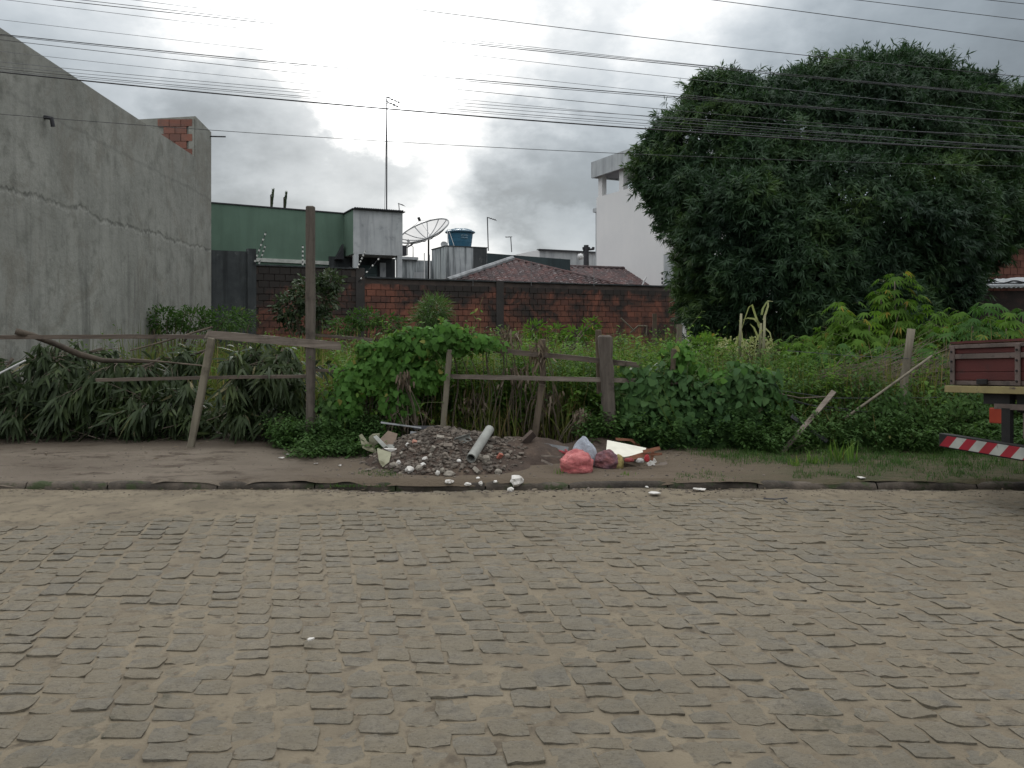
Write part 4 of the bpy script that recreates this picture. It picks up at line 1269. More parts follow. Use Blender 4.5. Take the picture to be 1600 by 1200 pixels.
# ---- cassava plants
def palmate(sp, p, axis, size, fingers=7, var=None):
    n = len(p); axis = norm(axis)
    ref = norm(np.cross(axis, rng.normal(size=(n, 3)))); r2 = np.cross(axis, ref)
    down = np.array([0, 0, -1.])
    # blade plane roughly faces up and out; orient fingers so the middle one hangs down
    main = norm(down - axis * (axis @ down)[:, None] + ref * .3)
    side = np.cross(axis, main)
    if var is None: var = rng.random(n)
    for k in range(fingers):
        a = (k - (fingers - 1) / 2) * (2.25 * 2 / (fingers - 1)) * .62 * 1.05
        d = main * math.cos(a) + side * math.sin(a) + axis * .05
        L = size * (1 - .28 * abs(a) / 1.5) * 1.12
        leaves(sp, p, d, axis, L, L * .20, .42, 'lance', np.clip(var + rng.normal(0, .05, n), 0, 1))
def cassava(px, Y, pytop, label, width=.75, nl=75, bluish=False, low=.45, stems=3, size=.15):
    nl = int(nl * 3.0); stems += 2
    top = P(px, pytop, Y); gx = top.x; z0 = .15
    t = thing('cassava_plant', label, 'plant', (gx, Y, z0), 'cassava plants at the right of the lot')
    H = top.z - z0
    sp = Soup()
    P0 = []; A = []
    for s in range(stems):
        a = random.random() * 6.28; rr = width * (.15 + .45 * random.random()) * (0 if s == 0 else 1)
        h = H * (1 if s == 0 else random.uniform(.6, .92))
        tip = Vector((gx + math.cos(a) * rr, Y + math.sin(a) * rr * .7, z0 + h - .08))
        mb = MB(); mb.tube(branch_pts((gx + math.cos(a) * rr * .3, Y + math.sin(a) * .1, z0 - .1), tip, 6, .05), [.018, .017, .016, .015, .013, .011, .008], 6); mb.build('stem', M_twig, t, smooth=True)
        m = nl // stems
        for i in range(m):
            u = low + (1 - low) * random.random() ** .6
            bp = Vector((gx + math.cos(a) * rr * (.3 + .7 * u), Y + math.sin(a) * rr * .6 * u, z0 + h * u))
            an = random.random() * 6.28
            el = random.uniform(-.1, .9) if u > .85 else random.uniform(-.3, .5)
            d = Vector((math.cos(an) * math.cos(el), math.sin(an) * math.cos(el), math.sin(el)))
            pl = random.uniform(.08, .34) * (width / .75)
            P0.append(bp + d * pl); A.append(Vector((d.x * .55, d.y * .55, .75)))
            if i % 3 == 0:
                pass
    pt = MB()
    for q, a_ in zip(P0, A):
        pt.tube([q, q - Vector((a_.x, a_.y, .15)) * .22], .003, 3, cap=False)
    tag(pt.build('petioles', M_stem, t), kind='stuff')
    palmate(sp, np.array(P0), np.array(A), np.random.uniform(.8, 1.15, len(P0)) * size)
    sp.build('foliage', L_cassb if bluish else L_cass, t)
cs = [(1398, 12.6, 431, 'tallest cassava plant, its bright leafy top standing clear against the dark tree', .62, 95, False, .42, 4),
 (1312, 12.2, 474, 'second tallest cassava, left of the tallest and leaning outwards', .70, 100, False, .3, 4),
 (1358, 11.9, 500, 'yellow-green cassava between the two tallest ones', .75, 95, False, .2, 4),
 (1262, 12.4, 528, 'leftmost low cassava beside the dry grass', .6, 70, False, .2, 3),
 (1300, 11.6, 545, 'low cassava in front of the second tallest', .6, 70, True, .2, 3),
 (1452, 12.4, 492, 'cassava just right of the tallest one', .65, 80, False, .25, 4),
 (1498, 12.6, 488, 'mid cassava of the right-hand bushy row', .65, 85, False, .25, 4),
 (1545, 12.2, 478, 'bushiest cassava above the truck bed', .75, 110, True, .25, 5),
 (1598, 12.4, 487, 'rightmost cassava over the truck bed', .7, 90, True, .25, 4),
 (1440, 11.2, 545, 'dark low cassava behind the gnarled post', .6, 80, True, .15, 4),
 (1490, 11.0, 560, 'low cassava left of the truck tailgate', .6, 80, True, .15, 4),
 (1385, 11.2, 548, 'short cassava under the tallest one', .65, 80, True, .15, 4),
 (1650, 12.0, 500, 'cassava hidden partly by the truck', .7, 80, False, .2, 3),
 (1520, 11.6, 500, 'broad cassava directly above the tailgate corner', .75, 100, True, .2, 5), (1572, 11.4, 505, 'low cassava touching the truck bed top', .75, 100, False, .2, 5), (1475, 11.8, 510, 'cassava right of the gnarled post', .7, 90, False, .2, 4)]
for a in cs: cassava(*a)

# ---- rank growth across the lot
def hump(x, y):
    return 1.0
def grass_field(n, ylo, yhi, hmin, hmax, mat, name, blades=14, wid=.016, spread=.10, xr=None, ypow=1.5, prof='blade', lean=.35, zb=None, keepf=None):
    sp = Soup()
    y = ylo + (yhi - ylo) * rng.random(n) ** ypow
    if xr is None: x = (rng.random(n) * 2 - 1) * y * .72
    else: x = rng.uniform(xr[0], xr[1], n)
    k = x > Lx(y) + .25
    if keepf is not None: k &= keepf(x, y)
    x, y = x[k], y[k]; n = len(x)
    z = lot_h(x, y) if ylo > 9.7 else (verge_h(x, y) if zb is None else np.full(n, zb))
    h = rng.uniform(hmin, hmax, n) * (1 + .35 * vnoise(x, y, .7, 77, 2))
    B = blades
    bx = np.repeat(x, B) + rng.normal(0, spread, n * B); by = np.repeat(y, B) + rng.normal(0, spread, n * B)
    b = np.stack([bx, by, np.repeat(z, B) - .01], 1)
    a = rng.random(n * B) * 6.283; ln = np.abs(rng.normal(0, lean, n * B))
    d = np.stack([np.cos(a) * ln, np.sin(a) * ln, np.ones(n * B)], 1)
    up = np.stack([np.cos(a), np.sin(a), np.full(n * B, .1)], 1)
    L = np.repeat(h, B) * rng.uniform(.5, 1.15, n * B)
    leaves(sp, b, d, up, L, wid * rng.uniform(.7, 1.3, n * B), rng.uniform(.0, .45, n * B), prof)
    return tag(sp.build(name, mat), kind='stuff')
def weed_field(n, ylo, yhi, hmin, hmax, mat, name, nl=26, size=.05, xr=None, ypow=1.4, prof='oval', asp=.5, keepf=None, spread=.13, zoff=0, hf=None):
    sp = Soup()
    y = ylo + (yhi - ylo) * rng.random(n) ** ypow
    x = (rng.random(n) * 2 - 1) * y * .72 if xr is None else rng.uniform(xr[0], xr[1], n)
    k = x > Lx(y) + .25
    if keepf is not None: k &= keepf(x, y)
    x, y = x[k], y[k]; n = len(x)
    z = np.where(y > 9.85, lot_h(x, y), verge_h(x, y)) + zoff
    h = rng.uniform(hmin, hmax, n) * (1 + .35 * vnoise(x, y, .8, 99, 2))
    if hf is not None: h = hf(x, y) * rng.uniform(.75, 1.1, n)
    ll = rng.normal(0, .16, (n, 2))
    u = rng.random((n, nl)) ** .8
    a = rng.random((n, nl)) * 6.283
    r = spread * (.3 + rng.random((n, nl))) * (1.15 - .6 * u)
    bx = x[:, None] + ll[:, :1] * u + np.cos(a) * r * .4; by = y[:, None] + ll[:, 1:] * u + np.sin(a) * r * .4
    bz = z[:, None] + h[:, None] * u
    b = np.stack([bx, by, bz], -1).reshape(-1, 3)
    el = rng.uniform(-.3, .8, n * nl); a = a.ravel()
    d = np.stack([np.cos(a) * np.cos(el), np.sin(a) * np.cos(el), np.sin(el)], 1)
    up = np.stack([-np.cos(a) * np.sin(el), -np.sin(a) * np.sin(el), np.cos(el)], 1)
    var = np.clip(np.repeat(rng.random(n), nl) * .55 + rng.random(n * nl) * .45, 0, 1)
    L = size * rng.uniform(.6, 1.3, n * nl)
    leaves(sp, b, d, up, L, L * asp, .35, prof, var)
    # stems
    sb = np.stack([x, y, z - .02], 1); sd = np.stack([ll[:, 0], ll[:, 1], h], 1)
    leaves(sp, sb, sd, np.array([0, 1., 0]), np.linalg.norm(sd, axis=1), .008, 0, 'quick', np.full(n, .3))
    return tag(sp.build(name, mat), kind='stuff')

treeshade = lambda x, y: ~((x > 4.2) & (x < 9.5) & (y > 16) & (y < 21))
clear_left = lambda x, y: ~((x < -2.6) & (y < 12.6) & (x > -9))
grass_field(3600, 9.9, 21.0, .75, 1.25, L_grass, 'tall_grass', 16, .017, .13, ypow=1.25, keepf=lambda x, y: treeshade(x, y) & clear_left(x, y))
grass_field(1000, 15, 23, 1.0, 1.45, L_grass, 'tall_grass', 16, .022, .16, ypow=1.0, keepf=treeshade)
weed_field(1900, 10.0, 21.5, .7, 1.25, L_weed, 'tall_weeds', 34, .075, ypow=1.2, prof='oval', asp=.42, keepf=lambda x, y: treeshade(x, y) & clear_left(x, y))
weed_field(800, 9.7, 11.5, .35, .75, L_weed, 'leafy_weeds', 44, .07, xr=(-2.3, 7.5), ypow=1.0, prof='heart', asp=.75)
weed_field(620, 9.65, 11.4, .55, 1.15, L_weed, 'tangled_weeds', 60, .06, xr=(-2.2, 4.4), ypow=1.0, prof='oval', asp=.55, spread=.2)
weed_field(520, 9.6, 11.8, .6, 1.2, L_low, 'tangled_weeds', 60, .075, xr=(-2.2, 4.6), ypow=1.0, prof='lance', asp=.3, spread=.22)
grass_field(260, 9.5, 10.6, .5, 1.0, L_grass, 'tangled_grass', 14, .010, .15, xr=(-2.2, 4.2), ypow=1, lean=.6)
# dense low green in front at the right
weed_field(1500, 8.75, 11.2, .25, .6, L_low, 'ground_cover', 46, .055, xr=(2.6, 8.6), ypow=1.0, prof='lance', asp=.42, hf=lambda x, y: .22 + .42 * np.clip((y - 8.75) / 1.1, 0, 1) + .1 * vnoise(x, y, 1.2, 61, 2))
weed_field(260, 9.05, 9.6, .15, .4, L_low, 'ground_cover', 40, .045, xr=(-2.75, -1.5), ypow=1.0, prof='oval', asp=.5)
weed_field(120, 8.5, 9.1, .06, .2, L_low, 'ground_cover', 34, .04, xr=(-2.4, -1.55), ypow=1.0, prof='oval', asp=.5)
weed_field(240, 9.0, 9.6, .2, .45, L_low, 'ground_cover', 36, .05, xr=(.9, 3.2), ypow=1.0, prof='oval', asp=.55)
# short grass on the verge and along the kerb
grass_field(1900, 7.7, 9.3, .03, .11, L_low, 'verge_grass', 16, .006, .06, xr=(1.6, 9), ypow=.7, lean=.9, keepf=lambda x, y: (vnoise(x, y, 1.3, 19, 3) + .35 * (x - 2.4) + .8 * (y - 8.3)) > -.05)
grass_field(300, 7.42, 7.75, .03, .09, L_low, 'kerb_grass', 14, .006, .035, xr=(1.5, 9), ypow=1, lean=.8, keepf=lambda x, y: vnoise(x, y, 1.7, 5, 2) > -.1)
grass_field(60, 7.36, 7.6, .02, .06, L_low, 'kerb_grass', 14, .005, .03, xr=(-1.75, -1.2), ypow=1, lean=.9, zb=.05)
grass_field(60, 7.6, 7.8, .02, .05, L_low, 'kerb_grass', 12, .005, .04, xr=(-1.5, -1.1), ypow=1, lean=.9)
grass_field(1500, 9.65, 13.5, .3, .85, L_dry, 'dry_straw', 12, .010, .10, xr=(-1.6, 6.5), ypow=1, lean=.8, keepf=lambda x, y: vnoise(x, y, .8, 15, 2) > .05)
grass_field(260, 12.5, 16, .7, 1.35, L_dry, 'dry_straw', 14, .014, .16, xr=(3.2, 6.6), ypow=1, lean=.35)

def tuft(px, Y, h, label, n=26, wid=.012, mat=None, lean=.35, z=None):
    g = P(px, 600, Y); z = float(verge_h(g.x, Y)) if z is None else z
    sp = Soup()
    a = rng.random(n) * 6.283; ln = np.abs(rng.normal(0, lean, n))
    b = np.stack([g.x + rng.normal(0, .035, n), Y + rng.normal(0, .03, n), np.full(n, z - .01)], 1)
    d = np.stack([np.cos(a) * ln, np.sin(a) * ln, np.ones(n)], 1); up = np.stack([np.cos(a), np.sin(a), np.full(n, .1)], 1)
    leaves(sp, b, d, up, h * rng.uniform(.4, 1.1, n), wid, .3, 'blade')
    o = sp.build('grass_tuft', mat or L_weed)
    tag(o, label, 'grass', 'grass tufts on the verge')
tuft(1306, 8.35, .42, 'tallest bright grass tuft at the verge, right of the leaning stakes', 30)
tuft(1330, 8.3, .34, 'bright grass tuft just right of the tallest one')
tuft(1270, 8.2, .22, 'short bright grass tuft left of the tallest one')
tuft(1240, 8.1, .16, 'low grass tuft under the leaning stakes', 24)
tuft(870, 7.62, .10, 'tiny grass tuft at the kerb left of the pink bag', 16, .007)
tuft(980, 7.6, .07, 'tiny grass tuft at the kerb below the dark red bag', 22, .007)

# ---- climbing vines
def ell_leaves(sp, c, r, n, size, prof, asp, out=.7, var_shift=0):
    n = int(n * 1.7)
    d = rsph(n); d[:, 1] = -np.abs(d[:, 1]) * .9 + rng.normal(0, .15, n)
    rad = (.55 + .62 * rng.random(n)) * (1 + .28 * np.sin(d[:, 0] * 6 + c[0] * 9) * np.cos(d[:, 2] * 5 + c[2] * 7))
    p = np.array(c) + d * rad[:, None] * np.array(r)
    up = norm(d * .8 + np.array([0, -.45, .45]) + rng.normal(0, .3, (n, 3)))
    t = rsph(n); ld = norm(np.cross(up, t) + np.array([0, 0, -.45]))
    L = size * rng.uniform(.6, 1.25, n)
    leaves(sp, p, ld, up, L, L * asp, .2, prof, np.clip(rng.random(n) + var_shift, 0, 1))
def vine(label, blobs, mat, size, asp=.85, prof='heart', Y=9.35, name='climbing_vine'):
    c0 = P(blobs[0][0], blobs[0][1], Y)
    t = thing(name, label, 'vine', (c0.x, Y, .15))
    sp = Soup()
    for (px, py, rx, ry, n) in blobs:
        c = P(px, py, Y); s = Y / F
        ell_leaves(sp, c, (rx * s, .22, ry * s), n, size, prof, asp)
    sp.build('foliage', mat, t)
    mb = MB()
    for (px, py, rx, ry, n) in blobs:
        for k in range(3):
            a = P(px + random.uniform(-.6, .6) * rx, 680, Y + .1); b = P(px + random.uniform(-.7, .7) * rx, py + random.uniform(-.4, .4) * ry, Y)
            mb.tube(branch_pts(a, b, 8, .12), .005, 5)
    tag(mb.build('stems', M_twig, t), kind='stuff')
    # wandering shoots and smaller leaves of other plants breaking the outline
    sh = Soup(); tn = MB()
    for (px, py, rx, ry, n) in blobs:
        for k in range(max(4, int(rx / 5))):
            a0 = random.uniform(0, 6.28)
            p0 = P(px + rx * .7 * math.cos(a0), py + ry * .7 * math.sin(a0), Y - .12)
            L_ = random.uniform(.12, .42)
            p1 = p0 + Vector((math.cos(a0) * L_ + random.gauss(0, .08), random.uniform(-.12, .05), -math.sin(a0) * L_ * .8 + random.uniform(-.1, .22)))
            pts = branch_pts(p0, p1, 5, .15)
            tn.tube(pts, .0028, 3, cap=False)
            m = random.randint(5, 11)
            uu = rng.random(m)
            bp = np.array([pts[min(5, int(q * 6))] for q in uu])
            leaves(sh, bp, norm(rng.normal(size=(m, 3)) + np.array([0, -.2, .1])), norm(rng.normal(0, .5, (m, 3)) + np.array([0, -.5, .8])), rng.uniform(.025, .07, m), rng.uniform(.015, .04, m), .25, 'oval')
    tag(tn.build('shoots', M_stem, t), kind='stuff')
    sh.build('side_leaves', L_weed if mat is L_vine else L_low, t)
vine('bright green vine draped over the top rail right of the tall post',
     [(690, 532, 50, 20, 420), (640, 540, 50, 26, 520), (600, 572, 46, 30, 400), (560, 590, 34, 22, 200), (655, 585, 40, 26, 260), (740, 530, 34, 9, 120), (620, 625, 30, 26, 120), (545, 625, 22, 34, 110), (575, 545, 16, 12, 60), (700, 512, 18, 8, 60), (760, 540, 26, 6, 50)], L_vine, .075)
vine('dark broad-leaved creeper heaped over the fence right of the thick weathered post',
     [(1010, 610, 45, 40, 260), (1060, 640, 60, 55, 520), (1120, 660, 62, 58, 560), (1170, 610, 52, 38, 330), (1075, 690, 70, 32, 330), (1000, 655, 38, 38, 200), (1180, 670, 40, 45, 220)], L_dark, .095)
vine('bright vine clump on top of the fence above the dark creeper', [(1058, 552, 22, 16, 170), (1120, 590, 30, 10, 130), (1160, 582, 34, 12, 170), (1060, 578, 14, 20, 80), (1085, 572, 14, 8, 40)], L_vine, .075, Y=9.5)
vine('small green creeper around the base of the tall fence post', [(520, 655, 26, 40, 200), (545, 690, 34, 26, 220)], L_low, .06)
vine('loose weedy creeper right of the slanted stakes', [(1290, 690, 50, 34, 340), (1360, 680, 60, 40, 400), (1440, 690, 60, 34, 380), (1500, 650, 50, 50, 380), (1400, 640, 50, 36, 260)], L_low, .065, asp=.5, prof='lance', Y=9.3)

# ---- shrubs at the back
def shrub(name, label, blobs, Y, mat, size, n_scale=1, prof='oval', asp=.45, cat='shrub'):
    c0 = P(blobs[0][0], blobs[0][1], Y)
    t = thing(name, label, cat, (c0.x, Y, .2))
    sp = Soup(); mb = MB()
    for (px, py, rx, ry, n) in blobs:
        c = P(px, py, Y); s = Y / F; n = int(n * n_scale)
        d = rsph(n); p = np.array(c) + d * (.45 + .6 * rng.random(n))[:, None] * np.array([rx * s, rx * s * .8, ry * s])
        ld = norm(d + rng.normal(0, .5, (n, 3)) + np.array([0, 0, .1])); up = norm(rng.normal(size=(n, 3)) + np.array([0, 0, 1.]))
        leaves(sp, p, ld, up, size * rng.uniform(.6, 1.3, n), size * asp, .2, prof)
        for k in range(5):
            q = rsph(1)[0]
            mb.tube(branch_pts((c0.x, Y, .1), Vector(np.array(c) + q * np.array([rx * s, rx * s, ry * s]) * .8), 6, .08), [.03, .026, .022, .018, .014, .01, .006], 5)
    mb.build('branches', M_twig, t); sp.build('foliage', mat, t)
shrub('shrub', 'round grey-green shrub in front of the brick wall behind the tall post', [(490, 462, 38, 34, 900), (452, 480, 26, 24, 420), (515, 440, 22, 18, 260), (480, 500, 45, 20, 400)], 20, L_shrub, .13)
shrub('shrub', 'bushy green shrub at the foot of the tall grey wall', [(255, 500, 32, 22, 700), (300, 498, 34, 20, 620), (350, 500, 34, 20, 500)], 17.5, L_low, .10, asp=.35, prof='lance')
shrub('shrub', 'low green shrub against the dark rendered wall', [(375, 500, 30, 20, 480), (340, 515, 30, 16, 300)], 19, L_fern, .10, asp=.2, prof='lance')
shrub('shrub', 'small leafy shrub between the round shrub and the feathery one', [(570, 497, 28, 16, 420), (540, 510, 30, 14, 320), (612, 505, 24, 14, 260)], 18, L_low, .09)
shrub('shrub', 'pale yellowish shrub before the dark tree, left of the corn', [(1100, 535, 26, 12, 260), (1130, 545, 26, 12, 240)], 14, L_cass, .08, asp=.6)
shrub('feathery_bush', 'feathery dark green bush in front of the brick wall, above the draped vine', [(678, 485, 24, 22, 900), (668, 500, 28, 14, 400)], 17, L_fern, .22, asp=.06, prof='lance', cat='bush')
shrub('shrub', 'tall thin yellow-green weeds left of the thick fence post', [(835, 515, 16, 12, 130), (868, 518, 14, 10, 100), (905, 522, 22, 10, 160), (925, 508, 10, 12, 80)], 13, L_cass, .12, asp=.22, prof='lance')
shrub('shrub', 'yellowish flowering weeds around the corn stalks', [(1185, 545, 32, 20, 360), (1145, 540, 22, 16, 200)], 12.6, L_corn, .06, asp=.4)

# ---- corn
def corn(label, px, Y, yb, yt, lf, r=.022):
    b, tp = P(px, yb, Y), P(px + 3, yt, Y)
    t = thing('corn_stalk', label, 'corn', tuple(b), 'dried corn stalks before the dark tree')
    mb = MB(); mb.tube([b, b.lerp(tp, .5), tp], [r, r, r * .8], 7); mb.build('stem', surf('corn_stem', (.26, .25, .16), (.18, .17, .10), 5) if 'corn_stem' not in bpy.data.materials else bpy.data.materials['corn_stem'], t, smooth=True)
    sp = Soup()
    for pts in lf:
        pp = [np.array(P(x, y, Y)) for x, y in pts]
        V = []; m = len(pp)
        for i, q in enumerate(pp):
            w = .02 * (1 - (i / (m - 1)) ** 2 * .85)
            tdir = pp[min(i + 1, m - 1)] - pp[max(i - 1, 0)]
            sd = norm(np.cross(tdir, [0, 1, 0.]) + 1e-6) * .75 + np.array([0, .4, 0])
            V += [q - sd * w, q + sd * w]
        Fc = []
        for i in range(m - 1):
            a = 2 * i; Fc += [(a, a + 1, a + 3), (a, a + 3, a + 2)]
        sp.add(np.array(V), np.array(Fc), np.full(len(V), random.random()))
    sp.build('leaf', L_corn, t)
corn('leftmost dried corn stalk', 1155, 12.2, 560, 490, [[(1157, 515), (1152, 535), (1148, 545)], [(1156, 500), (1160, 530), (1168, 550)]])
corn('middle corn stalk whose broken leaf arches into a peak', 1186, 12.2, 560, 505, [[(1187, 512), (1180, 492), (1175, 476), (1170, 480), (1163, 500), (1157, 520)], [(1186, 505), (1178, 498), (1168, 497), (1160, 500)], [(1186, 530), (1178, 512), (1172, 506)]])
corn('rightmost pale corn stalk with a tassel leaning right', 1192, 12.1, 565, 492, [[(1190, 492), (1192, 482), (1198, 472), (1204, 470)], [(1193, 500), (1200, 478), (1200, 470), (1208, 471)], [(1194, 540), (1190, 560), (1186, 572)], [(1193, 510), (1203, 520), (1209, 545)], [(1191, 515), (1182, 530), (1178, 556)]], .022)

# ---- dead hanging leaves on the middle fence bays
def dead_clump(label, px, py, rx, ry, n, Y, L=.17):
    c = P(px, py, Y); s = Y / F
    sp = Soup()
    b = np.array(c) + rng.normal(0, .5, (n, 3)) * np.array([rx * s, .12, ry * s])
    d = norm(rng.normal(0, .4, (n, 3)) + np.array([0, -.1, -1.0]))
    leaves(sp, b, d, norm(rng.normal(size=(n, 3))), L * rng.uniform(.5, 1.2, n), .022, .15, 'strap', curl=.5)
    t = thing('dead_leaf_clump', label, 'dead leaves', tuple(c), 'withered leaves hanging on the fence')
    sp.build('leaves', L_dry, t)
    mb = MB()
    for k in range(7):
        mb.tube(branch_pts(c + Vector((random.uniform(-.6, .6) * rx * s, random.uniform(-.1, .1), .6 * ry * s)), (c.x + random.uniform(-.3, .3), Y + .1, .15), 6, .1), .005, 4)
    mb.build('stalks', M_twig, t)
dead_clump('pale purple-grey withered leaves sticking up above the rail left of centre', 793, 526, 22, 16, 90, 9.5, .12)
dead_clump('pale withered leaves hanging over the rail beside the brown stake', 842, 548, 16, 20, 70, 9.35, .12)
dead_clump('brown withered leaves between the two rails', 812, 585, 30, 16, 60, 9.5, .12)
dead_clump('brown withered leaves under the middle rail near the thick post', 860, 622, 24, 18, 70, 9.5, .12)
dead_clump('small fan of brown withered leaves above the white bag', 907, 648, 14, 10, 60, 9.2, .12)
dead_clump('withered leaves inside the bright vine', 632, 590, 16, 14, 45, 9.1, .11)
dead_clump('brown twiggy dead leaves low under the bright vine', 625, 645, 30, 18, 80, 9.3, .10)
dead_clump('thin withered leaves beside the pale stake', 740, 630, 34, 26, 60, 9.6, .10)

# ---- cut mango branches piled behind the left fence
def cut_branch(label, x0, y0, x1, y1, Y, clusters, spread=34, Lf=.235):
    a, b = P(x0, y0, Y + .25), P(x1, y1, Y)
    t = thing('cut_branch', label, 'branch', tuple(b), 'leafy cut mango branches piled behind the fence')
    mb = MB(); pts = branch_pts(a, b, 8, .06)
    mb.tube(pts, [.022 - .0018 * i for i in range(9)], 6, .08); mb.build('stem', M_bark, t, smooth=True)
    sp = Soup(); tw = MB()
    s = Y / F
    for k in range(clusters):
        u = random.uniform(.15, 1.0)
        p0 = pts[min(8, int(u * 8))]
        tip = p0 + Vector((random.gauss(0, spread * .6) * s, random.uniform(-.42, .12), random.gauss(-.1, spread * .5 * s)))
        tip.z = max(tip.z, .36 + .15 * random.random())
        tw.tube(branch_pts(p0, tip, 4, .1), [.007, .006, .005, .004, .003], 4)
        n = random.randint(13, 22); droopk = random.choice((.05, .45, .75, .9))
        ax = (tip - p0).normalized()
        A = np.array(ax)[None].repeat(n, 0)
        rr = rsph(n)
        d = norm(A * .5 + rr * .6 + np.array([0, -.12, -droopk]))
        bs = np.array(tip)[None] - A * rng.uniform(-.02, .30, (n, 1)) + rng.normal(0, .02, (n, 3))
        up = norm(A * .6 + np.array([0, -.5, .8]) + rng.normal(0, .35, (n, 3)))
        var = np.clip(random.random() * .6 + rng.random(n) * .42, 0, 1)
        leaves(sp, bs, d, up, Lf * rng.uniform(.55, 1.25, n), Lf * .15, rng.uniform(.08, .4, n), 'lance', var, curl=.12)
    tw.build('twigs', M_twig, t); sp.build('foliage', L_cut, t)
cb = [
 (-60, 560, 40, 590, 10.2, 26, 'leftmost cut branch, cut off by the picture edge'),
 (60, 548, 110, 580, 10.0, 26, 'cut branch under the dark log end'),
 (190, 560, 130, 610, 9.8, 28, 'cut branch drooping toward the pavement below the log'),
 (250, 560, 190, 600, 10.1, 26, 'cut branch lying along the log tip'),
 (20, 600, 30, 640, 9.7, 24, 'low cut branch at the left foot of the pile'),
 (110, 600, 90, 645, 9.7, 26, 'low cut branch second from the left foot of the pile'),
 (210, 610, 240, 640, 9.7, 28, 'low cut branch left of the leaning stake'),
 (300, 600, 275, 650, 9.8, 16, 'cut branch right beside the leaning stake'),
 (400, 548, 365, 600, 9.75, 30, 'cut branch hanging from the wide grey board'),
 (440, 545, 425, 590, 9.75, 30, 'cut branch with the longest leaves left of the tall post'),
 (470, 575, 440, 640, 9.8, 28, 'cut branch against the tall post'),
 (370, 610, 380, 655, 9.7, 26, 'low cut branch between the leaning stake and the tall post'),
 (320, 650, 310, 670, 9.9, 16, 'lowest cut branch behind the leaning stake foot'),
 (450, 640, 470, 665, 9.7, 22, 'low cut branch right at the tall post foot'),
 (160, 545, 60, 575, 10.4, 24, 'cut branch at the back of the pile near the grey wall'),
 (330, 545, 250, 575, 10.5, 18, 'cut branch at the back of the pile below the thin pole'),
 (20, 560, -20, 610, 9.8, 22, 'cut branch beside the white stick'),
]
for (x0, y0, x1, y1, Y, n_, lab) in cb: cut_branch(lab, x0, y0, x1, y1, Y, n_)
# litter of cut twigs beneath
sp = Soup(); n = 5200
x = rng.uniform(-7.4, -2.45, n); y = rng.uniform(9.55, 11.2, n)
bz = .14 + rng.random(n) ** 1.2 * (.62 + .15 * vnoise(x, y, 1.5, 8))
d = norm(rng.normal(size=(n, 3)) * np.array([1, 1, .35]) + np.array([0, 0, -.35]))
gap = (x > -4.15 + 0.0) & (x < -3.45) & (bz > .42)
kk = ~gap & (x > Lx(y) + .2)
leaves(sp, np.stack([x, y, bz], 1)[kk], d[kk], norm(rng.normal(size=(n, 3)) + np.array([0, 0, 1.5]))[kk], .20, .034, .2, 'lance')
tag(sp.build('leaf_litter', L_cut), kind='stuff')
mb = MB()
for k in range(160):
    x_ = random.uniform(-7.2, -2.5); y_ = random.uniform(9.6, 10.6); a = random.random() * 6.28
    z_ = random.uniform(.2, .5); l = random.uniform(.2, .6)
    mb.tube([(x_, y_, z_), (x_ + math.cos(a) * l, y_ + math.sin(a) * l * .5, max(.15, z_ + random.uniform(-.2, .15)))], .005, 4)
tag(mb.build('twig_litter', M_twig), kind='stuff')
t = thing('log', 'thick dark bare branch resting on the rail at the left', 'log', tuple(P(25, 518, 9.5)))
mb = MB(); mb.tube([P(24, 518, 9.2), P(50, 524, 9.3), P(85, 537, 9.45), (P(125, 554, 9.6)), P(160, 563, 9.7), P(235, 566, 9.9)], [.038, .034, .034, .036, .030, .012], 8, .1); mb.build('stem', M_bark, t, smooth=True)
t = thing('white_stick', 'short white stick slanting up at the far left edge', 'stick', tuple(P(0, 585, 9.4)))
mb = MB(); mb.tube([P(-14, 590, 9.4), P(40, 563, 9.5)], .011, 6); mb.build('stick', M_wmetal, t)
t = thing('thin_pole', 'thin brown pole sloping up behind the left rail', 'pole', tuple(P(205, 548, 9.9)))
mb = MB(); mb.tube([P(203, 548, 9.9), P(262, 532, 9.7), P(332, 511, 9.5)], [.008, .010, .012], 6, .1); mb.build('stick', M_twig, t)
t = thing('thin_pole', 'thin brown pole lying level on the leaf pile', 'pole', tuple(P(205, 560, 9.7)))
mb = MB(); mb.tube([P(205, 561, 9.7), P(262, 566, 9.7), P(322, 572, 9.7)], [.012, .010, .008], 6, .1); mb.build('stick', M_twig, t)
# pile of dry twigs among the cassava
t = thing('brushwood', 'tangle of dry brown brushwood below the cassava leaves', 'brushwood', tuple(P(1400, 620, 10.6)))
mb = MB()
for k in range(330):
    x_ = random.uniform(1270, 1450); y_ = random.uniform(575, 650)
    a = P(x_, y_, random.uniform(10.1, 10.9)); l = random.uniform(.4, 1.1); an = random.gauss(.25, .35)
    b = a + Vector((math.cos(an) * l, random.uniform(-.3, .3), math.sin(an) * l * .8))
    mb.tube(branch_pts(a, b, 3, .06), [.006, .005, .004, .002], 3, cap=False)
mb.build('twigs', M_twig, t)
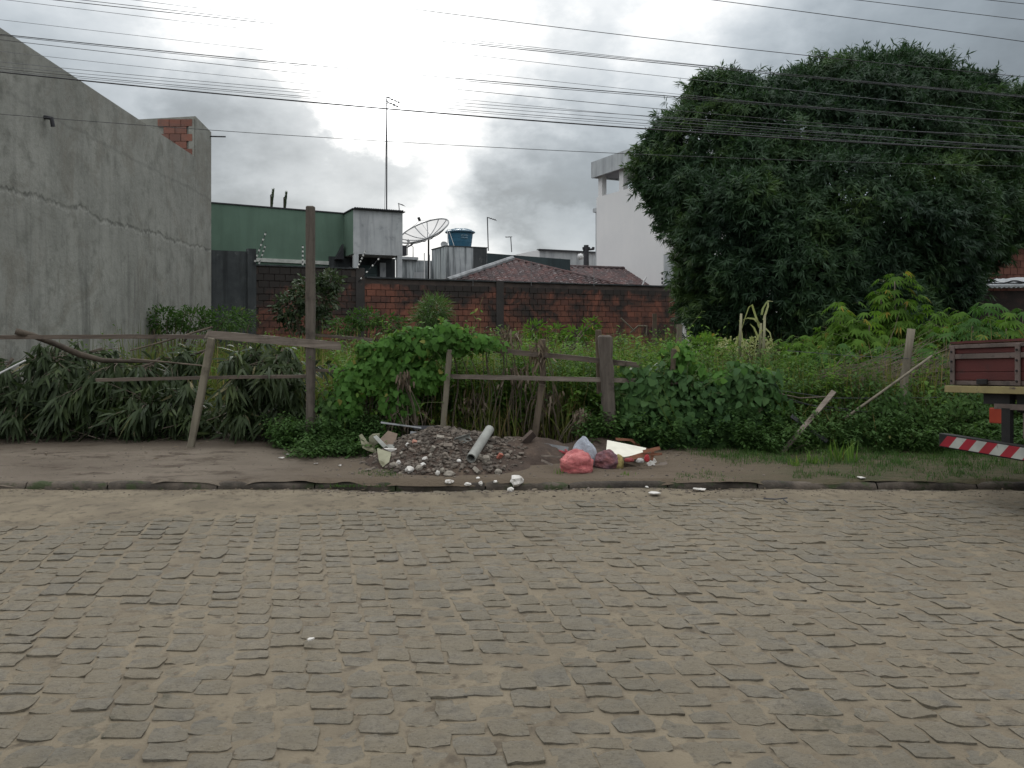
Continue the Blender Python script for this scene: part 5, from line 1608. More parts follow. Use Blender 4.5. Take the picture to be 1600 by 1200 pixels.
# ================================================================== FENCE
def woodmat(name, c1, c2, c3, axis='z'):
    st = {'z': (9, 9, .7), 'x': (.7, 9, 9)}[axis]
    m, nt, b = newmat(name); n = NT(nt)
    p = n.pos(st)
    c = n.mix(n.ramp(n.noise(p, 2.2, 6, .7, .3), .3, .7), c1, c2)
    c = n.mix(n.math('MULTIPLY', n.ramp(n.noise(n.pos(), 5, 5, .7), .5, .7), .7), c, c3)
    n.put(b.inputs['Base Color'], c); b.inputs['Roughness'].default_value = .88; b.inputs['Specular IOR Level'].default_value = .2
    n.bump(b, n.noise(p, 5, 6, .75), .8, .008)
    return m
W_post = woodmat('weathered_post', (.115, .098, .082), (.068, .057, .048), (.04, .034, .029))
W_pale = woodmat('pale_stake', (.185, .165, .125), (.12, .105, .08), (.065, .055, .043))
W_brown = woodmat('brown_stake', (.12, .095, .07), (.07, .055, .04), (.04, .03, .024))
W_board = woodmat('grey_board', (.205, .172, .145), (.11, .092, .076), (.08, .065, .055), 'x')
W_rail = woodmat('brown_rail', (.13, .105, .085), (.075, .06, .05), (.04, .032, .028), 'x')
W_red = woodmat('reddish_wood', (.22, .10, .06), (.15, .065, .04), (.08, .04, .03), 'x')

FY = 9.3
fen = thing('wooden_fence', 'rickety fence of uneven wooden stakes and boards along the pavement', 'fence', (P(485, 700, FY).x, FY, .15))
def post(x0, y0, x1, y1, w, mat, Y=FY, label=None, th=None, segs=6, jit=.003):
    r = w * Y / F
    mb = MB(); a, b = P(x0, y0 + 16, Y), P(x1, y1, Y)
    mb.board(a, b, r, th or r * .75, (1, 0, 0), segs, jit, 0)
    o = mb.build('post', mat, fen)
    bv = o.modifiers.new('bevel', 'BEVEL'); bv.width = r * .13; bv.segments = 1
    if label: o['label'] = label
post(295, 697, 331, 528, 11, W_pale, 9.15, 'pale leaning stake')
post(485.5, 697, 485, 322, 13, W_post, 9.22, 'very tall dark post', .09, 12)
post(691, 668, 703, 546, 9, W_pale, 9.2, 'pale yellowish stake')
post(832, 690, 847, 600, 10, W_brown, 9.3, 'brown stake'); post(846, 602, 849, 530, 8, W_brown, 9.34)
post(954, 690, 945, 524, 20, W_post, 9.22, 'thick weathered post', .12, 10, .006)
post(937, 600, 935, 515, 9, W_brown, 9.42)
post(1043, 672, 1053, 545, 8, W_brown, 9.3)
post(1185, 672, 1188, 598, 9, W_pale, 9.25, 'pale stake among the dark leaves')
def rail(x0, y0, x1, y1, w, mat, Y0=FY, Y1=None, t=.022, bend=0.0, label=None, segs=14, ragged=.02, jit=.0025):
    Y1 = Y1 or Y0
    mb = MB(); mb.board(P(x0, y0, Y0), P(x1, y1, Y1), w * Y0 / F, t, (0, 0, 1), segs, jit, bend, ragged=ragged)
    o = mb.build('rail', mat, fen)
    if label: o['label'] = label
rail(-120, 528, 334, 526, 6.5, W_rail, 9.26, bend=-.004)
rail(322, 522, 532, 541, 12.5, W_board, 9.17, label='wide pale grey board', ragged=.06)
rail(488, 523, 618, 534, 4.5, W_rail, 9.33)
rail(698, 541, 1002, 571, 8, W_rail, 9.30, t=.03, bend=-.01)
rail(705, 548, 760, 545, 4, W_rail, 9.35)
rail(150, 594, 482, 588, 5, W_rail, 9.28, bend=-.006)
rail(489, 578, 604, 584, 4.5, W_rail, 9.3)
rail(684, 588, 1072, 597, 7, W_board, 9.26, t=.02, bend=-.004)
# gnarled post at the right
mb = MB(); mb.tube([P(1408, 668, 9.6), P(1410, 640, 9.6), P(1413, 590, 9.6), P(1419, 550, 9.6), P(1424, 514, 9.6)], [.045, .043, .05, .048, .052], 8, .1); o = mb.build('post', W_pale, fen, smooth=True); o['label'] = 'gnarled round post'
# slack wires on the right-hand bays
for pts in ([(1060, 594), (1190, 606), (1300, 622), (1410, 622), (1500, 620)], [(1190, 600), (1230, 622), (1290, 640), (1400, 646)], [(1230, 548), (1330, 556), (1420, 560)],
            [(1190, 618), (1260, 632), (1330, 640)]):
    mb = MB(); mb.tube([P(x, y, 9.3) for x, y in pts], .0035, 4); mb.build('wire', M_dmetal, fen)
mb = MB(); mb.tube([P(1196, 606, 9.28), P(1222, 616, 9.28), P(1250, 622, 9.28), P(1290, 620, 9.28)], .008, 5, .2); mb.build('rope', W_rail, fen)

def stake(name, label, x0, y0, x1, y1, w, mat, Y0, Y1, cat='stake', round_=False, group=None):
    a, b = P(x0, y0, Y0), P(x1, y1, Y1)
    t = thing(name, label, cat, tuple(a), group)
    mb = MB(); r = w * Y0 / F
    if round_: mb.tube([a, a.lerp(b, .33), a.lerp(b, .66), b], [r / 2, r / 2.1, r / 2.2, r / 2.5], 7, .06)
    else: mb.board(a, b, r, r * .6, (1, 0, .3), 6, .003)
    mb.build('pole', mat, t, smooth=round_)
stake('leaning_stake', 'grey wooden stake leaning right at the verge, longest of the two', 1215, 716, 1303, 612, 7, W_board, 8.75, 9.2)
stake('leaning_stake', 'short dark stake lying low beside the longer leaning one', 1226, 714, 1264, 690, 5, W_rail, 8.8, 9.0)
stake('bamboo_pole', 'long thin pale pole slanting up toward the truck', 1320, 654, 1456, 556, 4.5, W_pale, 9.1, 9.3, 'pole', True)
stake('dark_plank', 'dark narrow plank crossing the leaning stake', 1236, 650, 1292, 690, 6, M_dmetal, 9.15, 9.0, 'plank')
stake('far_stake', 'thin far stake standing in front of the brick wall end', 1023, 540, 1023, 490, 6, W_brown, 17, 17, 'stake', False, 'stakes deep in the lot')
stake('far_stake', 'pale broad stump-like stake by the tree edge', 1061, 540, 1062, 507, 8, W_pale, 16, 16, 'stake', False, 'stakes deep in the lot')
# small framed board leaning on the back wall
t = thing('old_frame', 'small broken wooden frame leaning on the brick wall behind the thick post', 'frame', tuple(P(1005, 520, 20)))
for (a, b) in (((997, 509), (1012, 510)), ((1011, 509), (1010, 524)), ((985, 520), (998, 509)), ((970, 497), (992, 518))):
    mb = MB(); mb.tube([P(*a, 20), P(*b, 20)], .02, 5); mb.build('bar', W_pale, t)

# ================================================================== DIRT HEAP AND RUBBISH
def G(px, py, z=.1):
    Y = F * (EYE - z) / (py - HZ)
    return Vector(((px - 800) / F * Y, Y, z))
M_dirt = surf('heap_dirt', (.080, .055, .041), (.045, .032, .025), 4, (.115, .085, .062), 9, (.55, .7), bump=1, bdist=.03, bscale=30)
M_rub = surf('rubble_bits', (.140, .118, .098), (.090, .074, .060), 6, (.052, .041, .033), 10, (.5, .65), bump=.8, bdist=.01, bscale=50, var=.45)
M_chunk = surf('mortar_chunk', (.26, .235, .20), (.17, .15, .125), 9, (.11, .09, .07), 12, (.55, .7), bump=.9, bdist=.01, bscale=45)
M_lime = surf('white_plaster', (.56, .54, .51), (.42, .40, .37), 9, (.22, .19, .16), 14, (.55, .7), bump=.8, bdist=.008, bscale=40)
M_asb = surf('fibre_cement', (.26, .265, .245), (.19, .19, .175), 6, (.13, .12, .10), 5, (.55, .7), bump=.5)
M_yel = surf('mossy_plaster', (.24, .235, .165), (.16, .155, .105), 6, (.09, .085, .05), 6, (.5, .66), bump=.7)

def heap_h(x, y):
    base = verge_h(x, y)
    h = 0
    for (cx, cy, rx, ry, hh) in ((-.72, 8.55, .72, .72, .30), (-.35, 8.45, .62, .6, .22), (-1.05, 8.35, .5, .55, .15), (.15, 8.6, .6, .55, .20), (.55, 8.7, .6, .5, .10), (-.55, 8.0, .75, .42, .14), (1.0, 9.05, .5, .4, .12)):
        q = ((x - cx) / rx) ** 2 + ((y - cy) / ry) ** 2
        h = np.maximum(h, hh * np.clip(1 - q, 0, 1) ** .75)
    n = .035 * vnoise(x, y, 6, 71, 4) * np.clip(h / .08, 0, 1)
    return base + h + n - .012
grid(-1.75, 1.6, 7.5, 9.6, .028, heap_h, 'dirt_heap', M_dirt, kind='stuff')
tag(bpy.data.objects['dirt_heap'], 'heap of brown dirt and broken masonry on the verge')

def rock_mesh(c, s, n_sub=1, seed=0, flat=1.0, rough_=.25):
    bm = bmesh.new(); bmesh.ops.create_icosphere(bm, subdivisions=n_sub, radius=1)
    rr = random.Random(seed)
    for v in bm.verts:
        k = 1 + (rr.random() - .5) * 2 * rough_
        v.co = Vector((v.co.x * s[0] * k, v.co.y * s[1] * k, v.co.z * s[2] * k))
    M = Matrix.Rotation(rr.random() * 6.28, 3, 'Z') @ Matrix.Rotation((rr.random() - .5) * flat, 3, 'X')
    V = [(M @ v.co) + Vector(c) for v in bm.verts]
    Fc = [[v.index for v in f.verts] for f in bm.faces]
    bm.free()
    return V, Fc
sp = Soup()
for k in range(3400):
    x = random.gauss(-.7, .45); y = random.uniform(7.62, 9.1)
    q = ((x + .72) / .86) ** 2 + ((y - 8.25) / .85) ** 2
    if q > 1.05: continue
    z = float(heap_h(x, y)); s = .006 + .026 * random.random() ** 3
    V, Fc = rock_mesh((x, y, z + s * .2), (s * random.uniform(.8, 1.5), s, s * .7), 0 + 1 if s > .02 else 0 + 1, k, 1)
    sp.add(np.array(V), np.array(Fc), np.full(len(V), random.random() ** 1.5))
o = sp.build('rubble', M_rub); tag(o, 'small broken stones and mortar bits covering the dirt heap', kind='stuff')
o.data.polygons.foreach_set('use_smooth', [False] * len(o.data.polygons))

def heapP(px, py, lift=0.0):
    """meet the view ray through (px,py) with the heap surface"""
    for i in range(400):
        Y = 7.2 + i * .01
        p = P(px, py, Y)
        if p.z <= float(heap_h(p.x, p.y)):
            return Vector((p.x, p.y, float(heap_h(p.x, p.y)) + lift))
    return P(px, py, 9.2)
def chunk(px, py, wpx, hpx, mat, name, label, cat, seed, group=None, rough_=.22, dep=.8):
    c = heapP(px, py)
    s = c.y / F
    V, Fc = rock_mesh((c.x, c.y, c.z + hpx * s * .22), (wpx * s / 2, wpx * s / 2 * dep, hpx * s / 2), 2, seed, .6, rough_)
    mb = MB(); mb.add(V, Fc); o = mb.build(name, mat); tag(o, label, cat, group)
chunks = [
 (807, 757, 24, 17, M_lime, 'large white plaster lump lying on the kerb below the heap'), (798, 767, 11, 8, M_lime, 'small white plaster lump just left of the large one on the kerb'),
 (640, 736, 19, 11, M_lime, 'flat white plaster slab chunk on the heap\'s left foot'), (623, 725, 8, 8, M_lime, 'small white chunk above the flat white slab'),
 (664, 720, 10, 8, M_lime, 'white chunk midway up the heap\'s left half'), (661, 728, 9, 8, M_lime, 'white chunk directly under another on the heap\'s left half'),
 (684, 742, 9, 9, M_lime, 'rounded white chunk at the centre foot of the heap'), (702, 755, 13, 6, M_lime, 'flat white flake in front of the heap'),
 (731, 758, 12, 6, M_lime, 'white flake second from the right in front of the heap'), (751, 758, 9, 8, M_lime, 'tilted white flake right of its neighbour before the heap'),
 (747, 749, 8, 5, M_lime, 'little white flake above the tilted one'), (774, 755, 8, 5, M_lime, 'white crumb between the heap and the large white lump'),
 (717, 722, 8, 6, M_lime, 'white crumb below the fallen pipe\'s lower end'), (637, 697, 8, 6, M_lime, 'white crumb on the upper left shoulder of the heap'),
 (614, 729, 16, 9, M_chunk, 'grey stone at the heap\'s lower left corner'), (655, 733, 14, 9, M_chunk, 'grey stone beside the flat white slab'),
 (702, 744, 18, 11, M_chunk, 'broad grey stone in the middle foot of the heap'), (746, 717, 13, 14, M_chunk, 'tan stone under the fallen pipe\'s lower end'),
 (759, 722, 14, 15, M_chunk, 'tallest tan stone right of the fallen pipe'), (778, 742, 14, 10, M_chunk, 'tan stone at the heap\'s right foot'), (672, 714, 8, 8, M_chunk, 'ochre stone halfway up the heap'),
 (691, 738, 10, 9, M_chunk, 'brown stone beside the rounded white chunk'), (655, 692, 9, 5, M_red if False else M_chunk, 'rusty stone on the upper left of the heap')]
for k, (a, b, c, d, m, l) in enumerate(chunks):
    chunk(a, b, c, d, m, 'plaster_chunk' if m is M_lime else 'rubble_stone', l, 'rubble', k * 3 + 1, 'broken plaster and stones of the heap')
M_redbr = surf('red_brick_bit', (.34, .12, .085), (.26, .09, .065), 8, bump=.4)
def brickbit(px, py, sz, mat, label, name='brick_piece', rot=.4, cat='brick'):
    c = heapP(px, py); mb = MB()
    mb.cbox(c + Vector((0, 0, sz[2] * .4)), sz, Matrix.Rotation(rot, 3, 'Z') @ Matrix.Rotation(.5, 3, 'X') @ Matrix.Rotation(rot, 3, 'Y'))
    tag(mb.build(name, mat, bevel=.004), label, cat)
brickbit(781, 717, (.045, .03, .062), M_redbr, 'small bright red brick piece on the right slope of the heap')
brickbit(649, 693, (.065, .04, .03), surf('pink_brick', (.42, .22, .17), (.32, .16, .12), 12), 'pink and white brick piece on the upper left shoulder of the heap')
brickbit(826, 693, (.11, .04, .15), surf('dark_shard', (.10, .075, .06), (.06, .045, .04), 6), 'dark angular shard standing at the foot of the brown stake', 'shard', .7, 'shard')
for k, (px, py, w_) in enumerate(((700, 700, .09), (676, 704, .07), (745, 738, .08), (722, 732, .06), (628, 712, .06), (688, 686, .08), (660, 704, .05), (765, 700, .07))):
    brickbit(px, py, (w_, w_ * .6, w_ * .45), M_chunk if k % 3 else M_rub, ('broken block lying ' + ('high on the heap left of the fallen pipe', 'on the heap left shoulder below the crest', 'under the fallen pipe toward the kerb', 'at the centre of the heap front', 'on the lower left heap slope', 'near the heap crest behind the half-round piece', 'mid left on the heap face', 'right of the fallen pipe upper end')[k]), 'broken_block', k * 1.3, 'rubble')

# fallen pipe segment across the heap
def gutter(label, name, x0, y0, x1, y1, w, Y0, Y1, mat, half=False):
    a, b = P(x0, y0, Y0), P(x1, y1, Y1)
    t = thing(name, label, 'pipe', tuple(a)); r = w * (Y0 + Y1) / 2 / F / 2
    d = (b - a).normalized(); x = d.cross(Vector((0, 1, 0))).normalized(); y = d.cross(x)
    mb = MB(); n = 20
    vs = []; fs = []
    for q in (a, b):
        for rr in (r, r * .8):
            for k in range(n + 1):
                an = (math.pi if half else 2 * math.pi) * k / n
                vs.append(q + x * math.cos(an) * rr - y * math.sin(an) * rr * (1 if not half else 1))
    m = n + 1
    for k in range(n):
        fs += [(k, k + 1, 2 * m + k + 1, 2 * m + k), (m + k + 1, m + k, 3 * m + k, 3 * m + k + 1), (k + 1, k, m + k, m + k + 1), (2 * m + k, 2 * m + k + 1, 3 * m + k + 1, 3 * m + k)]
    if half: fs += [(0, 2 * m, 3 * m, m), (n, m + n, 3 * m + n, 2 * m + n)]
    mb.add(vs, fs); mb.build('shell', mat, t, smooth=False)
gutter('grey fibre-cement pipe length fallen across the dirt heap', 'broken_pipe', 736, 716, 765, 671, 15, 7.72, 8.35, M_asb)
hy = heapP(724, 688).y
gutter('short half-round piece of the same grey pipe left of the fallen length', 'broken_pipe', 712, 690, 737, 682, 12, hy - .12, hy - .02, M_asb, True)

# plates and slabs at the left of the heap
def slab(name, label, pts, Y, th, mat, cat, Ys=None, group=None):
    Ys = Ys or [Y] * len(pts)
    mb = MB(); pp = [P(x, y, yy) for (x, y), yy in zip(pts, Ys)]
    mb.prism(pp, Vector((0, th, th * .3)))
    tag(mb.build(name, mat, bevel=.003), label, cat, group)
slab('plaster_slab', 'jagged pale slab standing upright at the far left of the heap', [(561, 681), (565, 679), (574, 692), (584, 697), (588, 708), (574, 704), (566, 700)], 8.6, .025, M_yel, 'slab', [8.6, 8.6, 8.55, 8.55, 8.4, 8.4, 8.45])
slab('plaster_slab', 'mossy yellowish slab leaning at the lower left edge of the heap', [(589, 702), (611, 709), (608, 722), (598, 730), (592, 722)], 8.0, .03, M_yel, 'slab', [8.15, 8.1, 7.95, 7.85, 7.9])
slab('broken_tile', 'brown square tile propped on the slabs left of the heap', [(594, 686), (606, 674), (621, 679), (617, 693), (604, 698)], 8.5, .02, surf('brown_tile', (.17, .125, .095), (.12, .09, .07), 7), 'tile', [8.45, 8.6, 8.6, 8.45, 8.4])
slab('plaster_slab', 'narrow pale strip of plaster slanting over the left slabs', [(583, 683), (588, 681), (604, 697), (599, 700)], 8.35, .02, M_asb, 'slab', [8.5, 8.5, 8.3, 8.3])
slab('plaster_slab', 'rounded pale slab behind the narrow strip', [(576, 684), (582, 679), (593, 678), (592, 692), (584, 698), (577, 694)], 8.55, .02, M_yel, 'slab')
slab('plaster_slab', 'flat pale slab lying between the propped tile and the heap', [(603, 697), (612, 693), (627, 694), (625, 701), (610, 703)], 8.3, .02, M_asb, 'slab', [8.35, 8.5, 8.5, 8.3, 8.3])
slab('plaster_slab', 'thin white-edged shard under the flat slab', [(600, 701), (620, 702), (612, 707)], 8.2, .02, M_lime, 'slab')
# metal strips
def strip(label, x0, y0, x1, y1, w, Y0, Y1, mat, name='metal_strip', cat='metal strip'):
    t = thing(name, label, cat, tuple(P(x0, y0, Y0)))
    mb = MB(); mb.board(P(x0, y0, Y0), P(x1, y1, Y1), w * Y0 / F, .006, (0, .35, 1), 4, .0015); mb.build('strip', mat, t)
strip('thin pale metal rod lying over the dark hollow left of the heap', 595, 660, 662, 669, 2.5, 8.9, 8.95, M_metal)
strip('grey flat metal strip pointing at the heap top', 641, 677, 676, 681, 7, 8.75, 8.8, M_metal)
strip('dark bent metal strip beside the heap top', 646, 668, 680, 668, 6, 8.95, 8.95, M_dmetal)
strip('grey metal strip lying left of the white bag', 838, 694, 888, 702, 7, 8.55, 8.3, M_metal)
strip('thin grey slat under the grey strip left of the pink bag', 846, 712, 876, 714, 2.5, 8.1, 8.0, W_board, 'broken_wood', 'slat')
strip('short pale slat on the dark soil left of the pink bag', 846, 719, 864, 727, 3, 8.0, 7.9, W_board, 'broken_wood', 'slat')

# ---- bags
def bagmat(name, c1, c2, rough=.38, trans=.12):
    m, nt, b = newmat(name); n = NT(nt)
    c = n.mix(n.ramp(n.noise(n.pos(), 9, 4, .6), .35, .65), c1, c2)
    n.put(b.inputs['Base Color'], c); b.inputs['Roughness'].default_value = rough
    n.bump(b, n.noise(n.pos(), 14, 6, .75, 1.6), 1.0, .05)
    return m
def bag(name, label, px, py, wpx, hpx, Y, mat, seed, dep=.8, fold=.12, top=0.0):
    s = Y / F; c = P(px, py, Y)
    bm = bmesh.new(); bmesh.ops.create_uvsphere(bm, u_segments=64, v_segments=40, radius=1)
    rr = np.random.default_rng(seed)
    K = rr.normal(size=(9, 3)) * 2.4; ph = rr.random(9) * 6.28
    for v in bm.verts:
        d = np.array(v.co)
        w = sum(abs(math.sin(float(K[i] @ d) + ph[i])) for i in range(9)) / 9 + .18 * sum(abs(math.sin(float(K[i] @ d) * 2.7 + ph[i])) for i in range(5)) / 5 - .11
        q = 1 + fold * (w - .62) * 2.4
        x, y, z = d * q
        if top and z > .35:
            pinch = (z - .35) / .65
            x *= 1 - .35 * pinch * top; z *= 1 + .08 * math.sin(x * 9 + y * 7) * top
        if z < -.5: z = -.5 - (-.5 - z) * .35
        v.co = Vector((x * wpx * s / 2, y * wpx * s / 2 * dep, z * hpx * s / 2 * 1.08)) + c
    me = bpy.data.meshes.new(name); bm.to_mesh(me); bm.free()
    me.polygons.foreach_set('use_smooth', [True] * len(me.polygons))
    return me
t = thing('rubbish_bag', 'full pink plastic bag, nearest the kerb', 'bag', tuple(P(901, 745, 7.75)))
link('bag_body', bag('bag_body', '', 901, 726, 53, 41, 7.75, None, 4, .85, .22), bagmat('pink_plastic', (.62, .19, .18), (.46, .11, .115), .28), t)
mb = MB()
q = P(893, 708, 7.8)
for k in range(5):
    mb.tube([q + Vector((.02 * k - .05, .02, -.01)), q + Vector((.06 * k - .12, .05, .02 + .01 * (k % 2)))], [.018, .008], 6, .2)
mb.build('knot', bagmat('red_plastic', (.35, .04, .05), (.24, .03, .04)), t, smooth=True)
t = thing('rubbish_bag', 'bluish white plastic bag standing behind the pink one', 'bag', tuple(P(913, 730, 8.0)))
link('bag_body', bag('bag_body', '', 912, 712, 40, 52, 8.02, None, 11, .7, .15, 1.0), bagmat('white_plastic', (.47, .50, .56), (.38, .41, .47), .35), t)
t = thing('rubbish_bag', 'dark maroon fabric bag with a yellow end, right of the pink bag', 'bag', tuple(P(948, 733, 7.95)))
link('bag_body', bag('bag_body', '', 948, 721, 36, 33, 7.95, None, 22, .8, .24), bagmat('maroon_sack', (.26, .095, .095), (.15, .075, .095), .7), t)
link('yellow_end', bag('yellow_end', '', 967, 724, 15, 26, 7.95, None, 5, 1.2, .12), bagmat('ochre_foam', (.42, .34, .12), (.30, .24, .09), .8), t)
slab('white_board', 'white painted board leaning behind the bags', [(949, 688.5), (1010, 701), (1004, 710), (975, 714), (947, 709)], 8.2, .018, surf('white_board', (.60, .58, .50), (.52, .50, .43), 6, bump=.1), 'board', [8.4, 8.35, 8.1, 8.0, 8.05])
strip('yellow wooden slat on the ground right of the maroon bag', 968, 733, 1000, 735, 5, 7.95, 7.9, surf('yellow_wood', (.40, .30, .11), (.30, .22, .08), 6), 'broken_wood', 'slat')
scr = [(985, 716, 1010, 709, 7, W_red), (1005, 706, 1031, 700, 5, W_red), (1000, 711, 1034, 709, 4, W_red), (1018, 719, 1020, 705, 5, W_red), (975, 722, 1000, 728, 4, W_brown), (975, 726, 1002, 731, 3, W_brown),
       (1000, 737, 1042, 723, 5, W_board), (1012, 727, 1024, 719, 7, M_lime), (1020, 725, 1031, 734, 3, M_lime), (1016, 740, 1025, 732, 4, M_lime), (1030, 723, 1046, 727, 4, W_board), (995, 735, 1020, 728, 4, W_board),
       (962, 686, 990, 688, 4, W_red), (985, 688, 1000, 697, 4, W_red), (990, 696, 1012, 702, 3, W_red)]
scl = ['broad reddish board piece touching the white board lower edge', 'reddish piece jutting up from the right tip of the white board', 'thin level reddish piece below the jutting one',
 'upright reddish piece behind the bright red scrap', 'upper brown stick beside the dark red rag', 'lower brown stick beside the dark red rag', 'longest grey slat, slanting up across the litter',
 'wide white piece beside the bright red scrap', 'thin white strip crossing the longest grey slat', 'small white strip in front of the longest grey slat', 'grey bit at the right end of the litter',
 'short grey slat under the long slanting one', 'reddish twig-like piece at the foot of the thick post', 'reddish piece above the white board, nearest the thick post', 'thin reddish piece along the upper edge of the white board']
for k, (a, b, c, d, w, m) in enumerate(scr):
    Yq = 7.9 if b > 700 else 8.7
    t = MB(); t.board(P(a, b, Yq + .02 * k % .3), P(c, d, Yq + .02 * k % .3 + .05), w * Yq / F, .012, (0, .4, 1), 4, .002)
    o = t.build('wood_scrap', m)
    kind = {id(W_red): 'reddish', id(W_brown): 'brown', id(W_board): 'weathered grey', id(M_lime): 'white'}[id(m)]
    tag(o, scl[k] , 'scrap', 'broken scraps right of the bags')
for (px, py, w, h, m, l) in ((983, 719, 15, 7, bagmat('red_rag', (.34, .05, .05), (.22, .04, .04), .8), 'crumpled dark red rag right of the maroon bag'),
                             (1011, 717, 8, 13, bagmat('red_cup', (.50, .03, .04), (.40, .03, .03), .4), 'bright red plastic scrap standing in the litter'),
                             (1000, 720, 12, 8, bagmat('white_cup', (.5, .49, .47), (.42, .41, .39), .5), 'round white cup lying beside the bright red scrap'),
                             (1046, 735, 10, 5, M_chunk, 'small flat stone at the right end of the litter'),
                             (1120, 739, 26, 3, M_lime, 'flat pale piece of paper on the verge before the dark creeper')):
    me = bag('rubbish', '', px, py, w, h, 7.88 if px < 1100 else 7.95, None, int(px), .8, .2)
    tag(link('rubbish', me, m), l, 'rubbish')
# little litter on the verge and road
def flake(px, py, w, label, mat=None, z=.1, name='litter_scrap'):
    g = G(px, py, z); mb = MB(); s = g.y / F * w / 2
    pts = [g + Vector((math.cos(a) * s * random.uniform(.7, 1.1), math.sin(a) * s * random.uniform(.6, 1), .004 + random.random() * .012)) for a in np.linspace(0, 6.28, 7)[:-1]]
    mb.prism(pts, Vector((0, 0, .006))); tag(mb.build(name, mat or M_lime), label, 'litter')
flake(440, 717, 12, 'dark-rimmed pale scrap on the pavement left of the tall post base', z=.13)
flake(449, 712, 7, 'tiny pale scrap above the dark-rimmed one', z=.13)
flake(493, 726, 8, 'small pale scrap on the pavement right of the tall post', z=.12)
flake(531, 729, 6, 'white pebble on the pavement below the creeper', z=.12)
flake(1023, 772, 20, 'flat white scrap on the road by the kerb under the maroon bag', z=.03)
flake(1011, 763, 7, 'tiny white scrap against the kerb face', z=.03)
flake(1092, 766, 24, 'pale scraps at the kerb right of the litter', z=.03)
flake(1345, 748, 14, 'thin pale scrap in the kerb grass', z=.1)
flake(486, 1002, 13, 'little torn white paper on the cobbles', z=.03, name='torn_paper')
t = thing('twig', 'thin dark twig lying on the road near the kerb', 'twig', tuple(G(1210, 779, .035)))
mb = MB(); mb.tube([G(1193, 779, .035), G(1212, 780, .04), G(1230, 778, .036)], .006, 5, .2); mb.tube([G(1224, 780, .035), G(1230, 785, .034)], .006, 5); mb.build('stick', M_dmetal, t)
sp = Soup()
for k in range(2600):
    x = random.uniform(-6.5, 7); y = random.choice([random.uniform(7.5, 9.1), random.gauss(7.3, .12)])
    z = float(verge_h(x, y)) if y > 7.5 else float(sand_h(x, y)) 
    s = random.uniform(.003, .010) * (1.6 if -1.8 < x < 2.5 else 1)
    V, Fc = rock_mesh((x, y, z), (s * 1.3, s, s * .6), 1, k + 900)
    sp.add(np.array(V), np.array(Fc), np.full(len(V), random.random()))
o = sp.build('gravel', M_rub); tag(o, kind='stuff')

sp = Soup(); n = 700
x = rng.uniform(-6.5, 7, n); y = np.where(rng.random(n) < .65, rng.uniform(8.3, 9.5, n), np.where(rng.random(n) < .7, rng.normal(7.28, .12, n), rng.uniform(3, 7.2, n)))
z = np.where(y > 7.5, verge_h(x, y), sand_h(x, y) + .008) + .006
a = rng.random(n) * 6.283
leaves(sp, np.stack([x, y, z], 1), np.stack([np.cos(a), np.sin(a), np.zeros(n) + .08], 1), norm(rng.normal(0, .25, (n, 3)) + np.array([0, 0, 1.])), rng.uniform(.02, .075, n), rng.uniform(.006, .022, n), .1, 'oval')
tag(sp.build('fallen_leaves', L_dry), kind='stuff')
# ================================================================== TRUCK
M_tred = surf('faded_red_paint', (.090, .024, .022), (.065, .020, .019), 3, (.05, .026, .024), 5, (.56, .72), rough=.55, bump=.2)
M_tgrey = surf('worn_grey_rail', (.125, .095, .085), (.08, .064, .056), 6, (.05, .042, .04), 8, (.55, .68), rough=.7, bump=.5)
M_tyel = surf('chipped_yellow', (.26, .22, .10), (.20, .165, .08), 6, (.09, .07, .05), 7, (.56, .62), rough=.7, bump=.4)
M_tblk = surf('sooty_chassis', (.018, .017, .017), (.012, .012, .012), 6, rough=.7)
M_tyre = surf('tyre_rubber', (.02, .02, .02), (.014, .014, .014), 9, rough=.8)
M_lamp = surf('red_lens', (.26, .045, .025), (.20, .03, .02), 6, rough=.3, bump=0)
M_rstripe = surf('stripe_red', (.28, .022, .035), (.22, .022, .03), 8, rough=.4, bump=0)
M_wstripe = surf('stripe_white', (.36, .37, .34), (.28, .29, .27), 8, (.2, .2, .19), 12, (.6, .7), rough=.4, bump=0)
T0 = P(1484, 600, 7.1)
fx = Vector((.30, -.95, 0)).normalized()       # along the tailgate, toward the camera
bx = Vector((.95, .30, 0)).normalized()        # toward the cab
tilt = .055
fz = Vector((0, 0, 1))
fxt = (fx + Vector((0, 0, tilt))).normalized() # the body leans down on the kerb side
tr = thing('truck', 'old flatbed truck with faded red wooden sides and a striped bumper at the right edge', 'truck', (T0.x, T0.y, 0))
def Zpx(py): return EYE + (HZ - py) / F * T0.y
def tb(u0, u1, v0, v1, z0, z1, mat, name, parent=None, bev=0, tl=True):
    """box in truck space: u across the tail from the far corner, v toward the cab"""
    X = fxt if tl else fx
    o_ = Vector((T0.x, T0.y, 0)) + X * u0 + bx * v0 + Vector((0, 0, z0))
    mb = MB(); mb.obox(o_, X * (u1 - u0), bx * (v1 - v0), (0, 0, z1 - z0))
    return mb.build(name, mat, parent or tr, bevel=bev)
W_ = 2.15
zt_, zy = Zpx(537), Zpx(608)
gate = tb(0.0, W_, .012, .045, Zpx(601), Zpx(538), M_tred, 'tailgate')
hh = Zpx(538) - Zpx(601)
for (a, b, m, nm, pr) in ((.0, .10, M_tgrey, 'lower_strip', .006), (.12, .30, M_tred, 'plank', .004), (.32, .62, M_tred, 'plank', .006), (.63, .75, M_tgrey, 'rail', -.012), (.76, .87, M_tred, 'plank', .004), (.885, .975, M_tgrey, 'rail', -.014)):
    tb(.003, W_, pr, .011 if pr > 0 else .010, Zpx(601) + hh * a, Zpx(601) + hh * b, m, nm, gate, .002)
